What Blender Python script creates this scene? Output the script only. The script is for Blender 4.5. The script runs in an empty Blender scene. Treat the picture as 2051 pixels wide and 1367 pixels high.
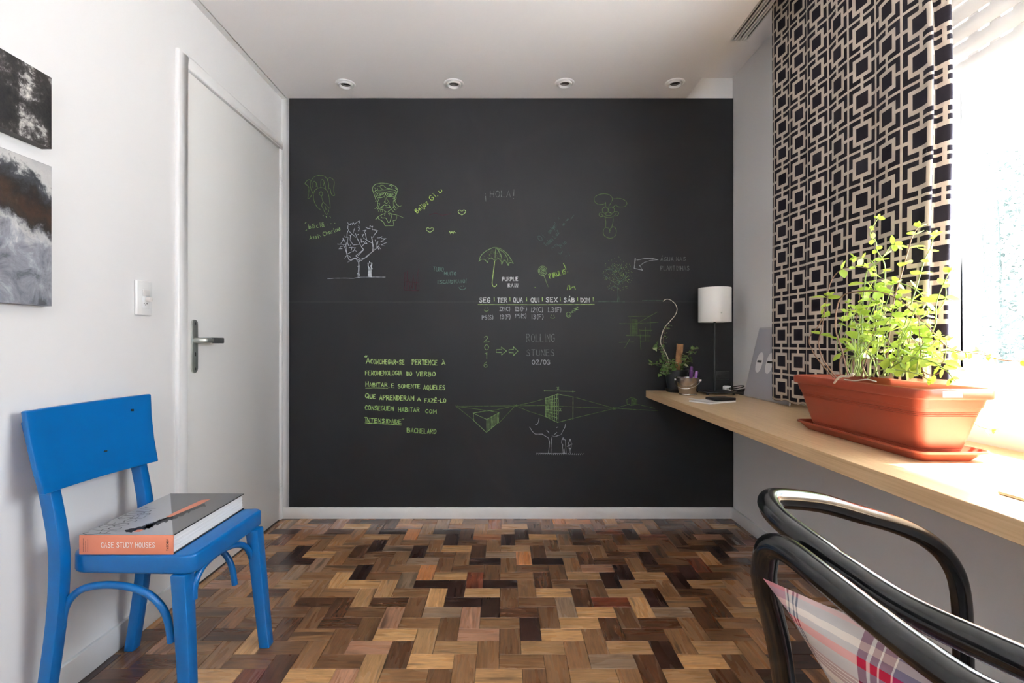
import bpy, bmesh, math, random
from mathutils import Vector, Matrix, Euler
random.seed(7)
SC = bpy.context.scene
COL = SC.collection

# ------------------------------------------------------------------ camera, world, light, exposure
FPX = 1000.0            # focal length in pixels of a 2051 x 1367 frame
VX, VY, EYE = 1010.0, 683.0, 1.03
cam_d = bpy.data.cameras.new('camera')
cam_d.sensor_width = 36.0
cam_d.lens = 36.0 * FPX / 2051.0
cam_d.shift_x = (1025.5 - VX) / 2051.0
cam_d.shift_y = (VY - 683.5) / 2051.0
cam_d.clip_start = 0.02
cam = bpy.data.objects.new('camera', cam_d)
COL.objects.link(cam)
cam.location = (0, 0, EYE)
cam.rotation_euler = (math.pi / 2, 0, 0)
SC.camera = cam

SKY = 8.0
w = bpy.data.worlds.new('overcast_sky')
SC.world = w
w.use_nodes = True
bgn = w.node_tree.nodes['Background']
bgn.inputs['Color'].default_value = (0.90, 0.935, 1.03, 1)
bgn.inputs['Strength'].default_value = SKY

sun_d = bpy.data.lights.new('sun', 'SUN')
sun_d.energy = 62.0
sun_d.angle = math.radians(6)
sun_d.color = (1.0, 0.98, 1.0)
sun = bpy.data.objects.new('sun', sun_d)
COL.objects.link(sun)
sun.location = (6, -3, 8)
sun.rotation_euler = Vector((-1.0, 0.30, -2.35)).to_track_quat('-Z', 'Y').to_euler()

SC.view_settings.view_transform = 'Standard'
SC.view_settings.look = 'None'
SC.view_settings.gamma = 1.0
SC.view_settings.use_curve_mapping = False
SC.view_settings.exposure = 1.19
SC.cycles.max_bounces = 10
SC.cycles.diffuse_bounces = 7
SC.cycles.glossy_bounces = 4
SC.cycles.transparent_max_bounces = 12
SC.cycles.use_denoising = True
SC.cycles.sample_clamp_indirect = 8.0

# room numbers (metres; x right, y away from the camera, z up)
XL, XR, YB, YF = -1.298, 1.331, 2.91, -2.4
ZC, ZS = 2.441, 2.563          # lowered ceiling, slab above
WY0, WY1, WZ0, WZ1, WX = 0.30, 1.60, 0.93, 2.09, 1.48    # window opening, outer wall face

pl = bpy.data.lights.new('window_daylight_portal', 'AREA')
pl.shape = 'RECTANGLE'; pl.size = WZ1 - WZ0; pl.size_y = WY1 - WY0
pl.cycles.is_portal = True
po = bpy.data.objects.new('window_daylight_portal', pl)
COL.objects.link(po)
po.location = (WX + 0.01, (WY0 + WY1) / 2, (WZ0 + WZ1) / 2)
po.rotation_euler = (0, math.pi / 2, 0)      # faces -x, into the room

RX0, RX1, RZ0, RZ1 = -0.55, 0.55, 1.30, 2.20      # added window, unseen behind the camera, for soft fill light
pl2 = bpy.data.lights.new('added_fill_window_portal', 'AREA')
pl2.shape = 'RECTANGLE'; pl2.size = RX1 - RX0; pl2.size_y = RZ1 - RZ0
pl2.cycles.is_portal = True
po2 = bpy.data.objects.new('added_fill_window_portal', pl2)
COL.objects.link(po2)
po2.location = ((RX0 + RX1) / 2, YF - 0.16, (RZ0 + RZ1) / 2)
po2.rotation_euler = (math.pi / 2, 0, math.pi)      # faces +y, into the room

# ------------------------------------------------------------------ helpers
def P(px, py, y):
    return Vector(((px - VX) * y / FPX, y, EYE - (py - VY) * y / FPX))

def PX(px, py, x):
    y = x * FPX / (px - VX)
    return P(px, py, y)

class MB:
    def __init__(s):
        s.v, s.f, s.uv, s.mi = [], [], {}, {}
    def add(s, vs, fs, mi=0):
        n = len(s.v)
        s.v.extend([tuple(v) for v in vs])
        for f in fs:
            s.mi[len(s.f)] = mi
            s.f.append(tuple(i + n for i in f))
        return n
    def box(s, x0, x1, y0, y1, z0, z1, mi=0):
        vs = [(x0,y0,z0),(x1,y0,z0),(x1,y1,z0),(x0,y1,z0),(x0,y0,z1),(x1,y0,z1),(x1,y1,z1),(x0,y1,z1)]
        s.add(vs, [(0,3,2,1),(4,5,6,7),(0,1,5,4),(1,2,6,5),(2,3,7,6),(3,0,4,7)], mi)
        return s
    def hexa(s, a, b, mi=0):          # two quads (bottom, top) of 4 points
        s.add(list(a) + list(b), [(0,3,2,1),(4,5,6,7),(0,1,5,4),(1,2,6,5),(2,3,7,6),(3,0,4,7)], mi)
        return s
    def prism(s, poly, z0, z1, fn=None, mi=0):
        fn = fn or (lambda a, b, c: (a, b, c))
        n = len(poly)
        vs = [fn(a, b, z0) for a, b in poly] + [fn(a, b, z1) for a, b in poly]
        fs = [tuple(range(n - 1, -1, -1)), tuple(range(n, 2 * n))]
        fs += [(i, (i + 1) % n, n + (i + 1) % n, n + i) for i in range(n)]
        s.add(vs, fs, mi)
        return s
    def tube(s, pts, r, n=12, cap=True, closed=False, sq=1.0):
        pts = [Vector(p) for p in pts]
        m = len(pts)
        rs = r if isinstance(r, (list, tuple)) else [r] * m
        T = []
        for i in range(m):
            if closed:
                t = pts[(i + 1) % m] - pts[i - 1]
            else:
                t = pts[min(i + 1, m - 1)] - pts[max(i - 1, 0)]
            T.append(t.normalized() if t.length > 1e-9 else Vector((0, 0, 1)))
        up = Vector((0, 0, 1)) if abs(T[0].z) < 0.9 else Vector((1, 0, 0))
        N = T[0].cross(up).normalized()
        vs = []
        for i in range(m):
            N = (N - T[i] * N.dot(T[i]))
            N = N.normalized() if N.length > 1e-9 else T[i].orthogonal().normalized()
            B = T[i].cross(N)
            for k in range(n):
                a = 2 * math.pi * k / n
                vs.append(pts[i] + (N * math.cos(a) + B * math.sin(a) * sq) * rs[i])
        fs = []
        for i in range(m if closed else m - 1):
            j = (i + 1) % m
            for k in range(n):
                fs.append((i * n + k, i * n + (k + 1) % n, j * n + (k + 1) % n, j * n + k))
        if cap and not closed:
            fs.append(tuple(range(n - 1, -1, -1)))
            fs.append(tuple(range((m - 1) * n, m * n)))
        s.add(vs, fs)
        return s
    def lathe(s, prof, c, n=32, axis='z', closed=False):
        vs = []
        for r, h in prof:
            for k in range(n):
                a = 2 * math.pi * k / n
                vs.append((c[0] + r * math.cos(a), c[1] + r * math.sin(a), c[2] + h))
        m = len(prof); fs = []
        for i in range(m if closed else m - 1):
            j = (i + 1) % m
            for k in range(n):
                fs.append((i * n + k, i * n + (k + 1) % n, j * n + (k + 1) % n, j * n + k))
        s.add(vs, fs)
        return s
    def build(s, name, mat, parent=None, smooth=False, bevel=0, seg=2, sub=0, recalc=True):
        me = bpy.data.meshes.new(name)
        me.from_pydata(s.v, [], s.f)
        mats = mat if isinstance(mat, (list, tuple)) else [mat]
        for m_ in mats:
            me.materials.append(m_)
        for i, p in enumerate(me.polygons):
            p.material_index = s.mi.get(i, 0)
        if recalc or bevel:
            bm = bmesh.new(); bm.from_mesh(me)
            if recalc:
                bmesh.ops.remove_doubles(bm, verts=bm.verts, dist=1e-6)
                bmesh.ops.recalc_face_normals(bm, faces=bm.faces)
            if bevel:
                ed = [e for e in bm.edges if len(e.link_faces) == 2 and e.calc_face_angle(0) > 0.6]
                bmesh.ops.bevel(bm, geom=ed, offset=bevel, segments=seg, affect='EDGES', profile=0.5, clamp_overlap=True)
            bm.to_mesh(me); bm.free()
        if smooth or bevel:
            for p in me.polygons:
                p.use_smooth = True
            if not smooth or smooth == 'auto':
                try:
                    me.set_sharp_from_angle(angle=math.radians(38))
                except Exception:
                    pass
        o = bpy.data.objects.new(name, me)
        COL.objects.link(o)
        if parent is not None:
            o.parent = parent
            o.matrix_parent_inverse = parent_inv(parent)
        if sub:
            md = o.modifiers.new('smooth', 'SUBSURF'); md.levels = sub; md.render_levels = sub
        return o

def world_m(o):
    m = Matrix.LocRotScale(o.location, o.rotation_euler, o.scale)
    return m if o.parent is None else world_m(o.parent) @ o.matrix_parent_inverse @ m

def parent_inv(p):
    return world_m(p).inverted()

def thing(name, label, cat, loc, group=None):
    o = bpy.data.objects.new(name, None)
    o.empty_display_size = 0.05
    COL.objects.link(o)
    o.location = loc
    return tag(o, label, cat, group)

def tag(o, label=None, cat=None, group=None, kind=None):
    if label: o['label'] = label
    if cat: o['category'] = cat
    if group: o['group'] = group
    if kind: o['kind'] = kind
    return o

def place(o, parent):                 # parent keeping world transform (parent is a top-level empty, unrotated)
    o.parent = parent
    o.matrix_parent_inverse = parent_inv(parent)

def smooth_path(pts, k=6, closed=False):
    pts = [Vector(p) for p in pts]
    n = len(pts); out = []
    if n < 3 and not closed:
        return pts
    for i in range(n if closed else n - 1):
        if closed:
            a, b, c, d = pts[i - 1], pts[i], pts[(i + 1) % n], pts[(i + 2) % n]
        else:
            a, b, c, d = pts[max(i - 1, 0)], pts[i], pts[i + 1], pts[min(i + 2, n - 1)]
        for j in range(k):
            t = j / k
            out.append(0.5 * ((2 * b) + (c - a) * t + (2 * a - 5 * b + 4 * c - d) * t * t + (3 * b - a - 3 * c + d) * t ** 3))
    if not closed:
        out.append(pts[-1])
    return out

# ------------------------------------------------------------------ materials
def nd(nt, t, loc=(0, 0), **kw):
    n = nt.nodes.new(t)
    for k, v in kw.items():
        setattr(n, k, v)
    return n

def mat(name, col, rough=0.5, metal=0.0, spec=0.5, coat=0.0, coat_rough=0.1, bump=None, var=None, trans=0.0, sheen=0.0):
    m = bpy.data.materials.new(name); m.use_nodes = True
    nt = m.node_tree; b = nt.nodes['Principled BSDF']
    b.inputs['Base Color'].default_value = (*col, 1)
    b.inputs['Roughness'].default_value = rough
    b.inputs['Metallic'].default_value = metal
    b.inputs['Specular IOR Level'].default_value = spec
    b.inputs['Coat Weight'].default_value = coat
    b.inputs['Coat Roughness'].default_value = coat_rough
    if sheen: b.inputs['Sheen Weight'].default_value = sheen
    if trans: b.inputs['Transmission Weight'].default_value = trans
    if bump or var:
        tc = nd(nt, 'ShaderNodeTexCoord')
    if var:                            # (scale, amount, other colour)
        nz = nd(nt, 'ShaderNodeTexNoise'); nz.inputs['Scale'].default_value = var[0]; nz.inputs['Detail'].default_value = 5
        nt.links.new(tc.outputs['Object'], nz.inputs['Vector'])
        mx = nd(nt, 'ShaderNodeMix', data_type='RGBA')
        mx.inputs['A'].default_value = (*col, 1); mx.inputs['B'].default_value = (*var[2], 1)
        mr = nd(nt, 'ShaderNodeMapRange'); mr.inputs['From Min'].default_value = 0.4; mr.inputs['From Max'].default_value = 0.75
        mr.inputs['To Max'].default_value = var[1]
        nt.links.new(nz.outputs['Fac'], mr.inputs['Value'])
        nt.links.new(mr.outputs['Result'], mx.inputs['Factor'])
        nt.links.new(mx.outputs['Result'], b.inputs['Base Color'])
    if bump:                           # (scale, strength, distance)
        nz2 = nd(nt, 'ShaderNodeTexNoise'); nz2.inputs['Scale'].default_value = bump[0]; nz2.inputs['Detail'].default_value = 4
        nt.links.new(tc.outputs['Object'], nz2.inputs['Vector'])
        bp = nd(nt, 'ShaderNodeBump'); bp.inputs['Strength'].default_value = bump[1]; bp.inputs['Distance'].default_value = bump[2]
        nt.links.new(nz2.outputs['Fac'], bp.inputs['Height'])
        nt.links.new(bp.outputs['Normal'], b.inputs['Normal'])
    return m

def math_n(nt, op, a, b=None, c=None, clamp=False):
    n = nd(nt, 'ShaderNodeMath', operation=op); n.use_clamp = clamp
    for i, x in enumerate((a, b, c)):
        if x is None: continue
        if isinstance(x, (int, float)): n.inputs[i].default_value = x
        else: nt.links.new(x, n.inputs[i])
    return n.outputs[0]

def ramp(nt, fac, stops):
    r = nd(nt, 'ShaderNodeValToRGB')
    el = r.color_ramp.elements
    while len(el) < len(stops): el.new(0.5)
    for e, (p, c) in zip(el, stops):
        e.position = p; e.color = (*c, 1)
    nt.links.new(fac, r.inputs['Fac'])
    return r.outputs['Color']

M = {}
M['wall'] = mat('wall_paint', (0.765, 0.763, 0.762), 0.6, spec=0.3, bump=(160, 0.06, 0.002))
M['ceil'] = mat('ceiling_paint', (0.845, 0.835, 0.84), 0.8, spec=0.2)
M['trim'] = mat('white_enamel', (0.80, 0.80, 0.80), 0.3, spec=0.5)
M['door'] = mat('door_enamel', (0.74, 0.74, 0.725), 0.28, spec=0.5, bump=(30, 0.03, 0.003))
M['white_plastic'] = mat('white_plastic', (0.78, 0.79, 0.79), 0.25)
M['offwhite_plastic'] = mat('offwhite_plastic', (0.66, 0.64, 0.62), 0.35)
M['darkgap'] = mat('dark_gap', (0.05, 0.05, 0.05), 0.8)
M['steel'] = mat('brushed_nickel', (0.55, 0.58, 0.55), 0.38, metal=0.85, bump=(80, 0.05, 0.001))
M['nickel_dark'] = mat('dark_nickel', (0.13, 0.13, 0.135), 0.4, metal=0.6)
M['alu'] = mat('grey_aluminium', (0.55, 0.55, 0.56), 0.35, metal=0.6)
M['chrome'] = mat('chrome', (0.75, 0.75, 0.76), 0.15, metal=1.0)
M['pail'] = mat('galvanised_metal', (0.46, 0.43, 0.41), 0.24, metal=1.0, bump=(40, 0.06, 0.002))
M['blue'] = mat('blue_enamel', (0.0008, 0.115, 0.36), 0.28, spec=0.5, bump=(18, 0.06, 0.004), var=(4, 0.35, (0.0008, 0.095, 0.30)))
M['chip'] = mat('bare_wood_chip', (0.25, 0.15, 0.09), 0.7)
M['chipdark'] = mat('dark_chip', (0.02, 0.02, 0.02), 0.7)
M['black_tube'] = mat('black_lacquered_tube', (0.006, 0.006, 0.0065), 0.16, spec=0.4, coat=0.15, coat_rough=0.06)
M['black_plastic'] = mat('black_plastic', (0.012, 0.012, 0.014), 0.4)
M['black_metal'] = mat('black_powder_coat', (0.015, 0.016, 0.018), 0.45)
M['cable'] = mat('black_cable', (0.006, 0.006, 0.006), 0.5)
M['shade'] = mat('white_lamp_shade', (0.80, 0.80, 0.78), 0.25)
M['terra'] = mat('terracotta_plastic', (0.27, 0.047, 0.022), 0.42, var=(9, 0.3, (0.30, 0.06, 0.03)))
M['soil'] = mat('potting_soil', (0.035, 0.022, 0.014), 0.95, bump=(90, 0.8, 0.01))
M['bark'] = mat('bark', (0.32, 0.16, 0.07), 0.85, bump=(60, 0.7, 0.004), var=(30, 0.8, (0.06, 0.03, 0.015)))
M['paper'] = mat('white_paper', (0.78, 0.77, 0.77), 0.7)
M['purple'] = mat('purple_plastic', (0.10, 0.012, 0.13), 0.3)
M['purple_l'] = mat('lilac_plastic', (0.30, 0.12, 0.36), 0.3)
M['orange'] = mat('orange_print', (0.66, 0.22, 0.13), 0.45)
M['cover_l'] = mat('light_grey_print', (0.40, 0.41, 0.43), 0.3)
M['cover_d'] = mat('dark_grey_print', (0.135, 0.135, 0.14), 0.3)
M['cover_k'] = mat('charcoal_print', (0.022, 0.022, 0.024), 0.35)
M['ink_white'] = mat('white_print', (0.8, 0.8, 0.8), 0.5)
M['poster'] = mat('grey_poster_print', (0.40, 0.40, 0.44), 0.45)
M['poster_frame'] = mat('grey_frame', (0.42, 0.42, 0.43), 0.4)
M['kraft'] = mat('kraft_card', (0.50, 0.36, 0.24), 0.7)
M['dead_stem'] = mat('dry_stem', (0.62, 0.55, 0.45), 0.8)
M['lamp_glass'] = mat('dark_reflector', (0.10, 0.085, 0.08), 0.2, metal=0.6)
M['shutter'] = None
M['concrete'] = mat('pale_paving', (0.74, 0.73, 0.73), 0.9)

def leaf_mat(name, c1, c2, tr=0.45, rough=0.45):
    m = bpy.data.materials.new(name); m.use_nodes = True
    nt = m.node_tree; b = nt.nodes['Principled BSDF']; out = nt.nodes['Material Output']
    oi = nd(nt, 'ShaderNodeObjectInfo')
    geo = nd(nt, 'ShaderNodeTexCoord')
    nz = nd(nt, 'ShaderNodeTexNoise'); nz.inputs['Scale'].default_value = 60
    nt.links.new(geo.outputs['Object'], nz.inputs['Vector'])
    f = math_n(nt, 'MULTIPLY_ADD', nz.outputs['Fac'], 0.5, math_n(nt, 'MULTIPLY', oi.outputs['Random'], 0.7), clamp=True)
    mx = nd(nt, 'ShaderNodeMix', data_type='RGBA')
    mx.inputs['A'].default_value = (*c1, 1); mx.inputs['B'].default_value = (*c2, 1)
    nt.links.new(f, mx.inputs['Factor'])
    nt.links.new(mx.outputs['Result'], b.inputs['Base Color'])
    b.inputs['Roughness'].default_value = rough
    t = nd(nt, 'ShaderNodeBsdfTranslucent'); nt.links.new(mx.outputs['Result'], t.inputs['Color'])
    ms = nd(nt, 'ShaderNodeMixShader'); ms.inputs[0].default_value = tr
    nt.links.new(b.outputs[0], ms.inputs[1]); nt.links.new(t.outputs[0], ms.inputs[2])
    nt.links.new(ms.outputs[0], out.inputs['Surface'])
    return m
M['mint'] = leaf_mat('mint_leaf', (0.22, 0.34, 0.03), (0.40, 0.50, 0.075))
M['mint_stem'] = leaf_mat('mint_stem', (0.24, 0.33, 0.08), (0.30, 0.37, 0.13), 0.1)
M['brown_stem'] = mat('brown_stem', (0.20, 0.11, 0.07), 0.7)
M['ivy'] = leaf_mat('ivy_leaf', (0.06, 0.14, 0.03), (0.17, 0.27, 0.08), 0.2)
M['ivy_var'] = leaf_mat('variegated_ivy_leaf', (0.20, 0.28, 0.11), (0.45, 0.48, 0.28), 0.2)
M['shutter'] = leaf_mat('white_shutter_pvc', (0.72, 0.72, 0.72), (0.73, 0.73, 0.73), 0.03)
M['hedge'] = leaf_mat('hedge_leaf', (0.020, 0.034, 0.032), (0.060, 0.082, 0.074), 0.1)

# architectural glass: mostly clear, faint reflection
gm = bpy.data.materials.new('window_glass'); gm.use_nodes = True
nt = gm.node_tree
nt.nodes.remove(nt.nodes['Principled BSDF'])
tr = nd(nt, 'ShaderNodeBsdfTransparent'); gl = nd(nt, 'ShaderNodeBsdfGlossy'); gl.inputs['Roughness'].default_value = 0.02
tr.inputs['Color'].default_value = (0.97, 0.99, 0.98, 1)
ms = nd(nt, 'ShaderNodeMixShader'); ms.inputs[0].default_value = 0.05
nt.links.new(tr.outputs[0], ms.inputs[1]); nt.links.new(gl.outputs[0], ms.inputs[2])
nt.links.new(ms.outputs[0], nt.nodes['Material Output'].inputs['Surface'])
M['glass'] = gm

def wood_mat(name, use_attr):
    """parquet wood: colour of the piece, its own grain and heartwood streaks"""
    m = bpy.data.materials.new(name); m.use_nodes = True
    nt = m.node_tree; b = nt.nodes['Principled BSDF']
    tc = nd(nt, 'ShaderNodeTexCoord')
    if use_attr:
        at = nd(nt, 'ShaderNodeAttribute'); at.attribute_name = 'piece_colour'
        col = at.outputs['Color']
        a2 = nd(nt, 'ShaderNodeAttribute'); a2.attribute_name = 'piece_random'
        rnd = a2.outputs['Fac']
        vec = nd(nt, 'ShaderNodeUVMap'); vecout = vec.outputs['UV']
    else:
        oi = nd(nt, 'ShaderNodeObjectInfo')
        col = oi.outputs['Color']; rnd = oi.outputs['Random']
        vecout = tc.outputs['Object']
    off = nd(nt, 'ShaderNodeCombineXYZ')
    r1 = math_n(nt, 'MULTIPLY', rnd, 37.0)
    nt.links.new(r1, off.inputs[0]); nt.links.new(r1, off.inputs[1]); nt.links.new(r1, off.inputs[2])
    va = nd(nt, 'ShaderNodeVectorMath', operation='ADD')
    nt.links.new(vecout, va.inputs[0]); nt.links.new(off.outputs[0], va.inputs[1])
    mp = nd(nt, 'ShaderNodeMapping'); mp.inputs['Scale'].default_value = (9, 90, 9)
    nt.links.new(va.outputs[0], mp.inputs['Vector'])
    g = nd(nt, 'ShaderNodeTexNoise'); g.inputs['Scale'].default_value = 1.6; g.inputs['Detail'].default_value = 6; g.inputs['Distortion'].default_value = 0.8
    nt.links.new(mp.outputs[0], g.inputs['Vector'])
    mp2 = nd(nt, 'ShaderNodeMapping'); mp2.inputs['Scale'].default_value = (3.2, 24, 3.2); mp2.inputs['Rotation'].default_value = (0, 0, 0.25)
    nt.links.new(va.outputs[0], mp2.inputs['Vector'])
    h = nd(nt, 'ShaderNodeTexNoise'); h.inputs['Scale'].default_value = 1.0; h.inputs['Detail'].default_value = 2; h.inputs['Distortion'].default_value = 0.5
    nt.links.new(mp2.outputs[0], h.inputs['Vector'])
    # streak mask: sharp edge of heartwood
    mr = nd(nt, 'ShaderNodeMapRange'); mr.inputs['From Min'].default_value = 0.615; mr.inputs['From Max'].default_value = 0.67
    mr.inputs['To Max'].default_value = 0.6
    nt.links.new(h.outputs['Fac'], mr.inputs['Value'])
    gr = nd(nt, 'ShaderNodeMapRange'); gr.inputs['From Min'].default_value = 0.3; gr.inputs['From Max'].default_value = 0.7
    gr.inputs['To Min'].default_value = 0.68; gr.inputs['To Max'].default_value = 1.25
    nt.links.new(g.outputs['Fac'], gr.inputs['Value'])
    v1 = nd(nt, 'ShaderNodeVectorMath', operation='SCALE')
    nt.links.new(col, v1.inputs[0]); nt.links.new(gr.outputs['Result'], v1.inputs['Scale'])
    mx = nd(nt, 'ShaderNodeMix', data_type='RGBA')
    nt.links.new(mr.outputs['Result'], mx.inputs['Factor'])
    nt.links.new(v1.outputs[0], mx.inputs['A'])
    mx.inputs['B'].default_value = (0.035, 0.016, 0.009, 1)
    nt.links.new(mx.outputs['Result'], b.inputs['Base Color'])
    b.inputs['Roughness'].default_value = 0.27
    b.inputs['Coat Weight'].default_value = 0.45; b.inputs['Coat Roughness'].default_value = 0.16
    rr = nd(nt, 'ShaderNodeMapRange'); rr.inputs['To Min'].default_value = 0.20; rr.inputs['To Max'].default_value = 0.36
    nt.links.new(h.outputs['Fac'], rr.inputs['Value']); nt.links.new(rr.outputs['Result'], b.inputs['Roughness'])
    bp = nd(nt, 'ShaderNodeBump'); bp.inputs['Strength'].default_value = 0.05; bp.inputs['Distance'].default_value = 0.001
    nt.links.new(g.outputs['Fac'], bp.inputs['Height']); nt.links.new(bp.outputs['Normal'], b.inputs['Normal'])
    return m
M['parquet'] = wood_mat('parquet_wood', False)
M['parquet_far'] = wood_mat('parquet_wood_joined', True)

def desk_mat():
    m = bpy.data.materials.new('pale_oak_veneer'); m.use_nodes = True
    nt = m.node_tree; b = nt.nodes['Principled BSDF']
    tc = nd(nt, 'ShaderNodeTexCoord')
    mp = nd(nt, 'ShaderNodeMapping'); mp.inputs['Scale'].default_value = (120, 3.0, 120)
    nt.links.new(tc.outputs['Object'], mp.inputs['Vector'])
    g = nd(nt, 'ShaderNodeTexNoise'); g.inputs['Scale'].default_value = 1.5; g.inputs['Detail'].default_value = 5
    nt.links.new(mp.outputs[0], g.inputs['Vector'])
    c = ramp(nt, g.outputs['Fac'], [(0.3, (0.50, 0.33, 0.175)), (0.55, (0.60, 0.415, 0.235)), (0.75, (0.65, 0.46, 0.275))])
    nt.links.new(c, b.inputs['Base Color'])
    b.inputs['Roughness'].default_value = 0.33
    return m
M['desk'] = desk_mat()

def board_mat():
    m = bpy.data.materials.new('blackboard_laminate'); m.use_nodes = True
    nt = m.node_tree; b = nt.nodes['Principled BSDF']
    tc = nd(nt, 'ShaderNodeTexCoord')
    n1 = nd(nt, 'ShaderNodeTexNoise'); n1.inputs['Scale'].default_value = 1.6; n1.inputs['Detail'].default_value = 4; n1.inputs['Distortion'].default_value = 1.2
    nt.links.new(tc.outputs['Object'], n1.inputs['Vector'])
    c = ramp(nt, n1.outputs['Fac'], [(0.3, (0.0215, 0.0212, 0.0232)), (0.6, (0.024, 0.0238, 0.0265)), (0.8, (0.030, 0.0292, 0.032))])
    nt.links.new(c, b.inputs['Base Color'])
    b.inputs['Roughness'].default_value = 0.40
    b.inputs['Specular IOR Level'].default_value = 0.2
    return m
M['board'] = board_mat()

def curtain_mat():
    m = bpy.data.materials.new('trellis_print_fabric'); m.use_nodes = True
    nt = m.node_tree; b = nt.nodes['Principled BSDF']; out = nt.nodes['Material Output']
    uv = nd(nt, 'ShaderNodeUVMap'); sp = nd(nt, 'ShaderNodeSeparateXYZ')
    nt.links.new(uv.outputs['UV'], sp.inputs[0])
    def cell(o):
        return math_n(nt, 'ABSOLUTE', math_n(nt, 'SUBTRACT', math_n(nt, 'FRACT', o), 0.5))
    ax, ay = cell(sp.outputs[0]), cell(sp.outputs[1])
    mxx = math_n(nt, 'MAXIMUM', ax, ay); mnn = math_n(nt, 'MINIMUM', ax, ay)
    grid = math_n(nt, 'GREATER_THAN', mxx, 0.462)
    ring = math_n(nt, 'MULTIPLY', math_n(nt, 'GREATER_THAN', mxx, 0.205), math_n(nt, 'LESS_THAN', mxx, 0.325))
    stub = math_n(nt, 'MULTIPLY', math_n(nt, 'GREATER_THAN', mxx, 0.3), math_n(nt, 'LESS_THAN', mnn, 0.05))
    f = math_n(nt, 'MAXIMUM', grid, math_n(nt, 'MAXIMUM', ring, stub))
    mx = nd(nt, 'ShaderNodeMix', data_type='RGBA')
    mx.inputs['A'].default_value = (0.016, 0.013, 0.020, 1); mx.inputs['B'].default_value = (0.52, 0.45, 0.38, 1)
    nt.links.new(f, mx.inputs['Factor'])
    nt.links.new(mx.outputs['Result'], b.inputs['Base Color'])
    b.inputs['Roughness'].default_value = 0.85
    b.inputs['Specular IOR Level'].default_value = 0.2
    t = nd(nt, 'ShaderNodeBsdfTranslucent'); nt.links.new(mx.outputs['Result'], t.inputs['Color'])
    ms = nd(nt, 'ShaderNodeMixShader'); ms.inputs[0].default_value = 0.06
    nt.links.new(b.outputs[0], ms.inputs[1]); nt.links.new(t.outputs[0], ms.inputs[2])
    nt.links.new(ms.outputs[0], out.inputs['Surface'])
    return m
M['curtain'] = curtain_mat()

def plaid_mat():
    m = bpy.data.materials.new('plaid_cotton'); m.use_nodes = True
    nt = m.node_tree; b = nt.nodes['Principled BSDF']
    uv = nd(nt, 'ShaderNodeUVMap'); sp = nd(nt, 'ShaderNodeSeparateXYZ')
    nt.links.new(uv.outputs['UV'], sp.inputs[0])
    W, G, R, RB, P_, K, PK = (0.62, 0.55, 0.48), (0.27, 0.27, 0.31), (0.52, 0.012, 0.03), (0.17, 0.008, 0.035), (0.06, 0.015, 0.09), (0.03, 0.035, 0.06), (0.50, 0.20, 0.22)
    def bands(fac, stops):
        r = nd(nt, 'ShaderNodeValToRGB'); r.color_ramp.interpolation = 'CONSTANT'
        el = r.color_ramp.elements
        while len(el) < len(stops): el.new(0.5)
        for e, (p, c) in zip(el, stops):
            e.position = p; e.color = (*c, 1)
        nt.links.new(fac, r.inputs['Fac'])
        return r.outputs['Color']
    cu = bands(sp.outputs[0], [(0.0, PK), (0.040, W), (0.046, K), (0.050, W), (0.056, K), (0.060, W), (0.066, K), (0.070, W), (0.20, RB), (0.222, W), (0.228, RB), (0.245, W), (0.25, RB), (0.27, W), (0.275, P_), (0.35, K), (0.36, W), (0.366, K), (0.378, W), (0.384, K), (0.398, G), (0.50, R), (0.54, W), (0.72, P_), (0.80, W), (0.93, PK)])
    cv = bands(sp.outputs[1], [(0.0, PK), (0.06, W), (0.30, G), (0.38, W), (0.55, R), (0.60, W), (0.76, G), (0.80, W), (0.832, RB), (0.840, W), (0.844, RB), (0.854, W), (0.858, RB), (0.868, W), (0.872, RB), (0.88, G), (0.925, R), (0.952, G), (0.962, W), (0.975, G), (0.99, PK)])
    mx = nd(nt, 'ShaderNodeMix', data_type='RGBA'); mx.inputs['Factor'].default_value = 0.47
    nt.links.new(cu, mx.inputs['A']); nt.links.new(cv, mx.inputs['B'])
    nt.links.new(mx.outputs['Result'], b.inputs['Base Color'])
    b.inputs['Roughness'].default_value = 0.9; b.inputs['Specular IOR Level'].default_value = 0.2
    return m
M['plaid'] = plaid_mat()

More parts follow.
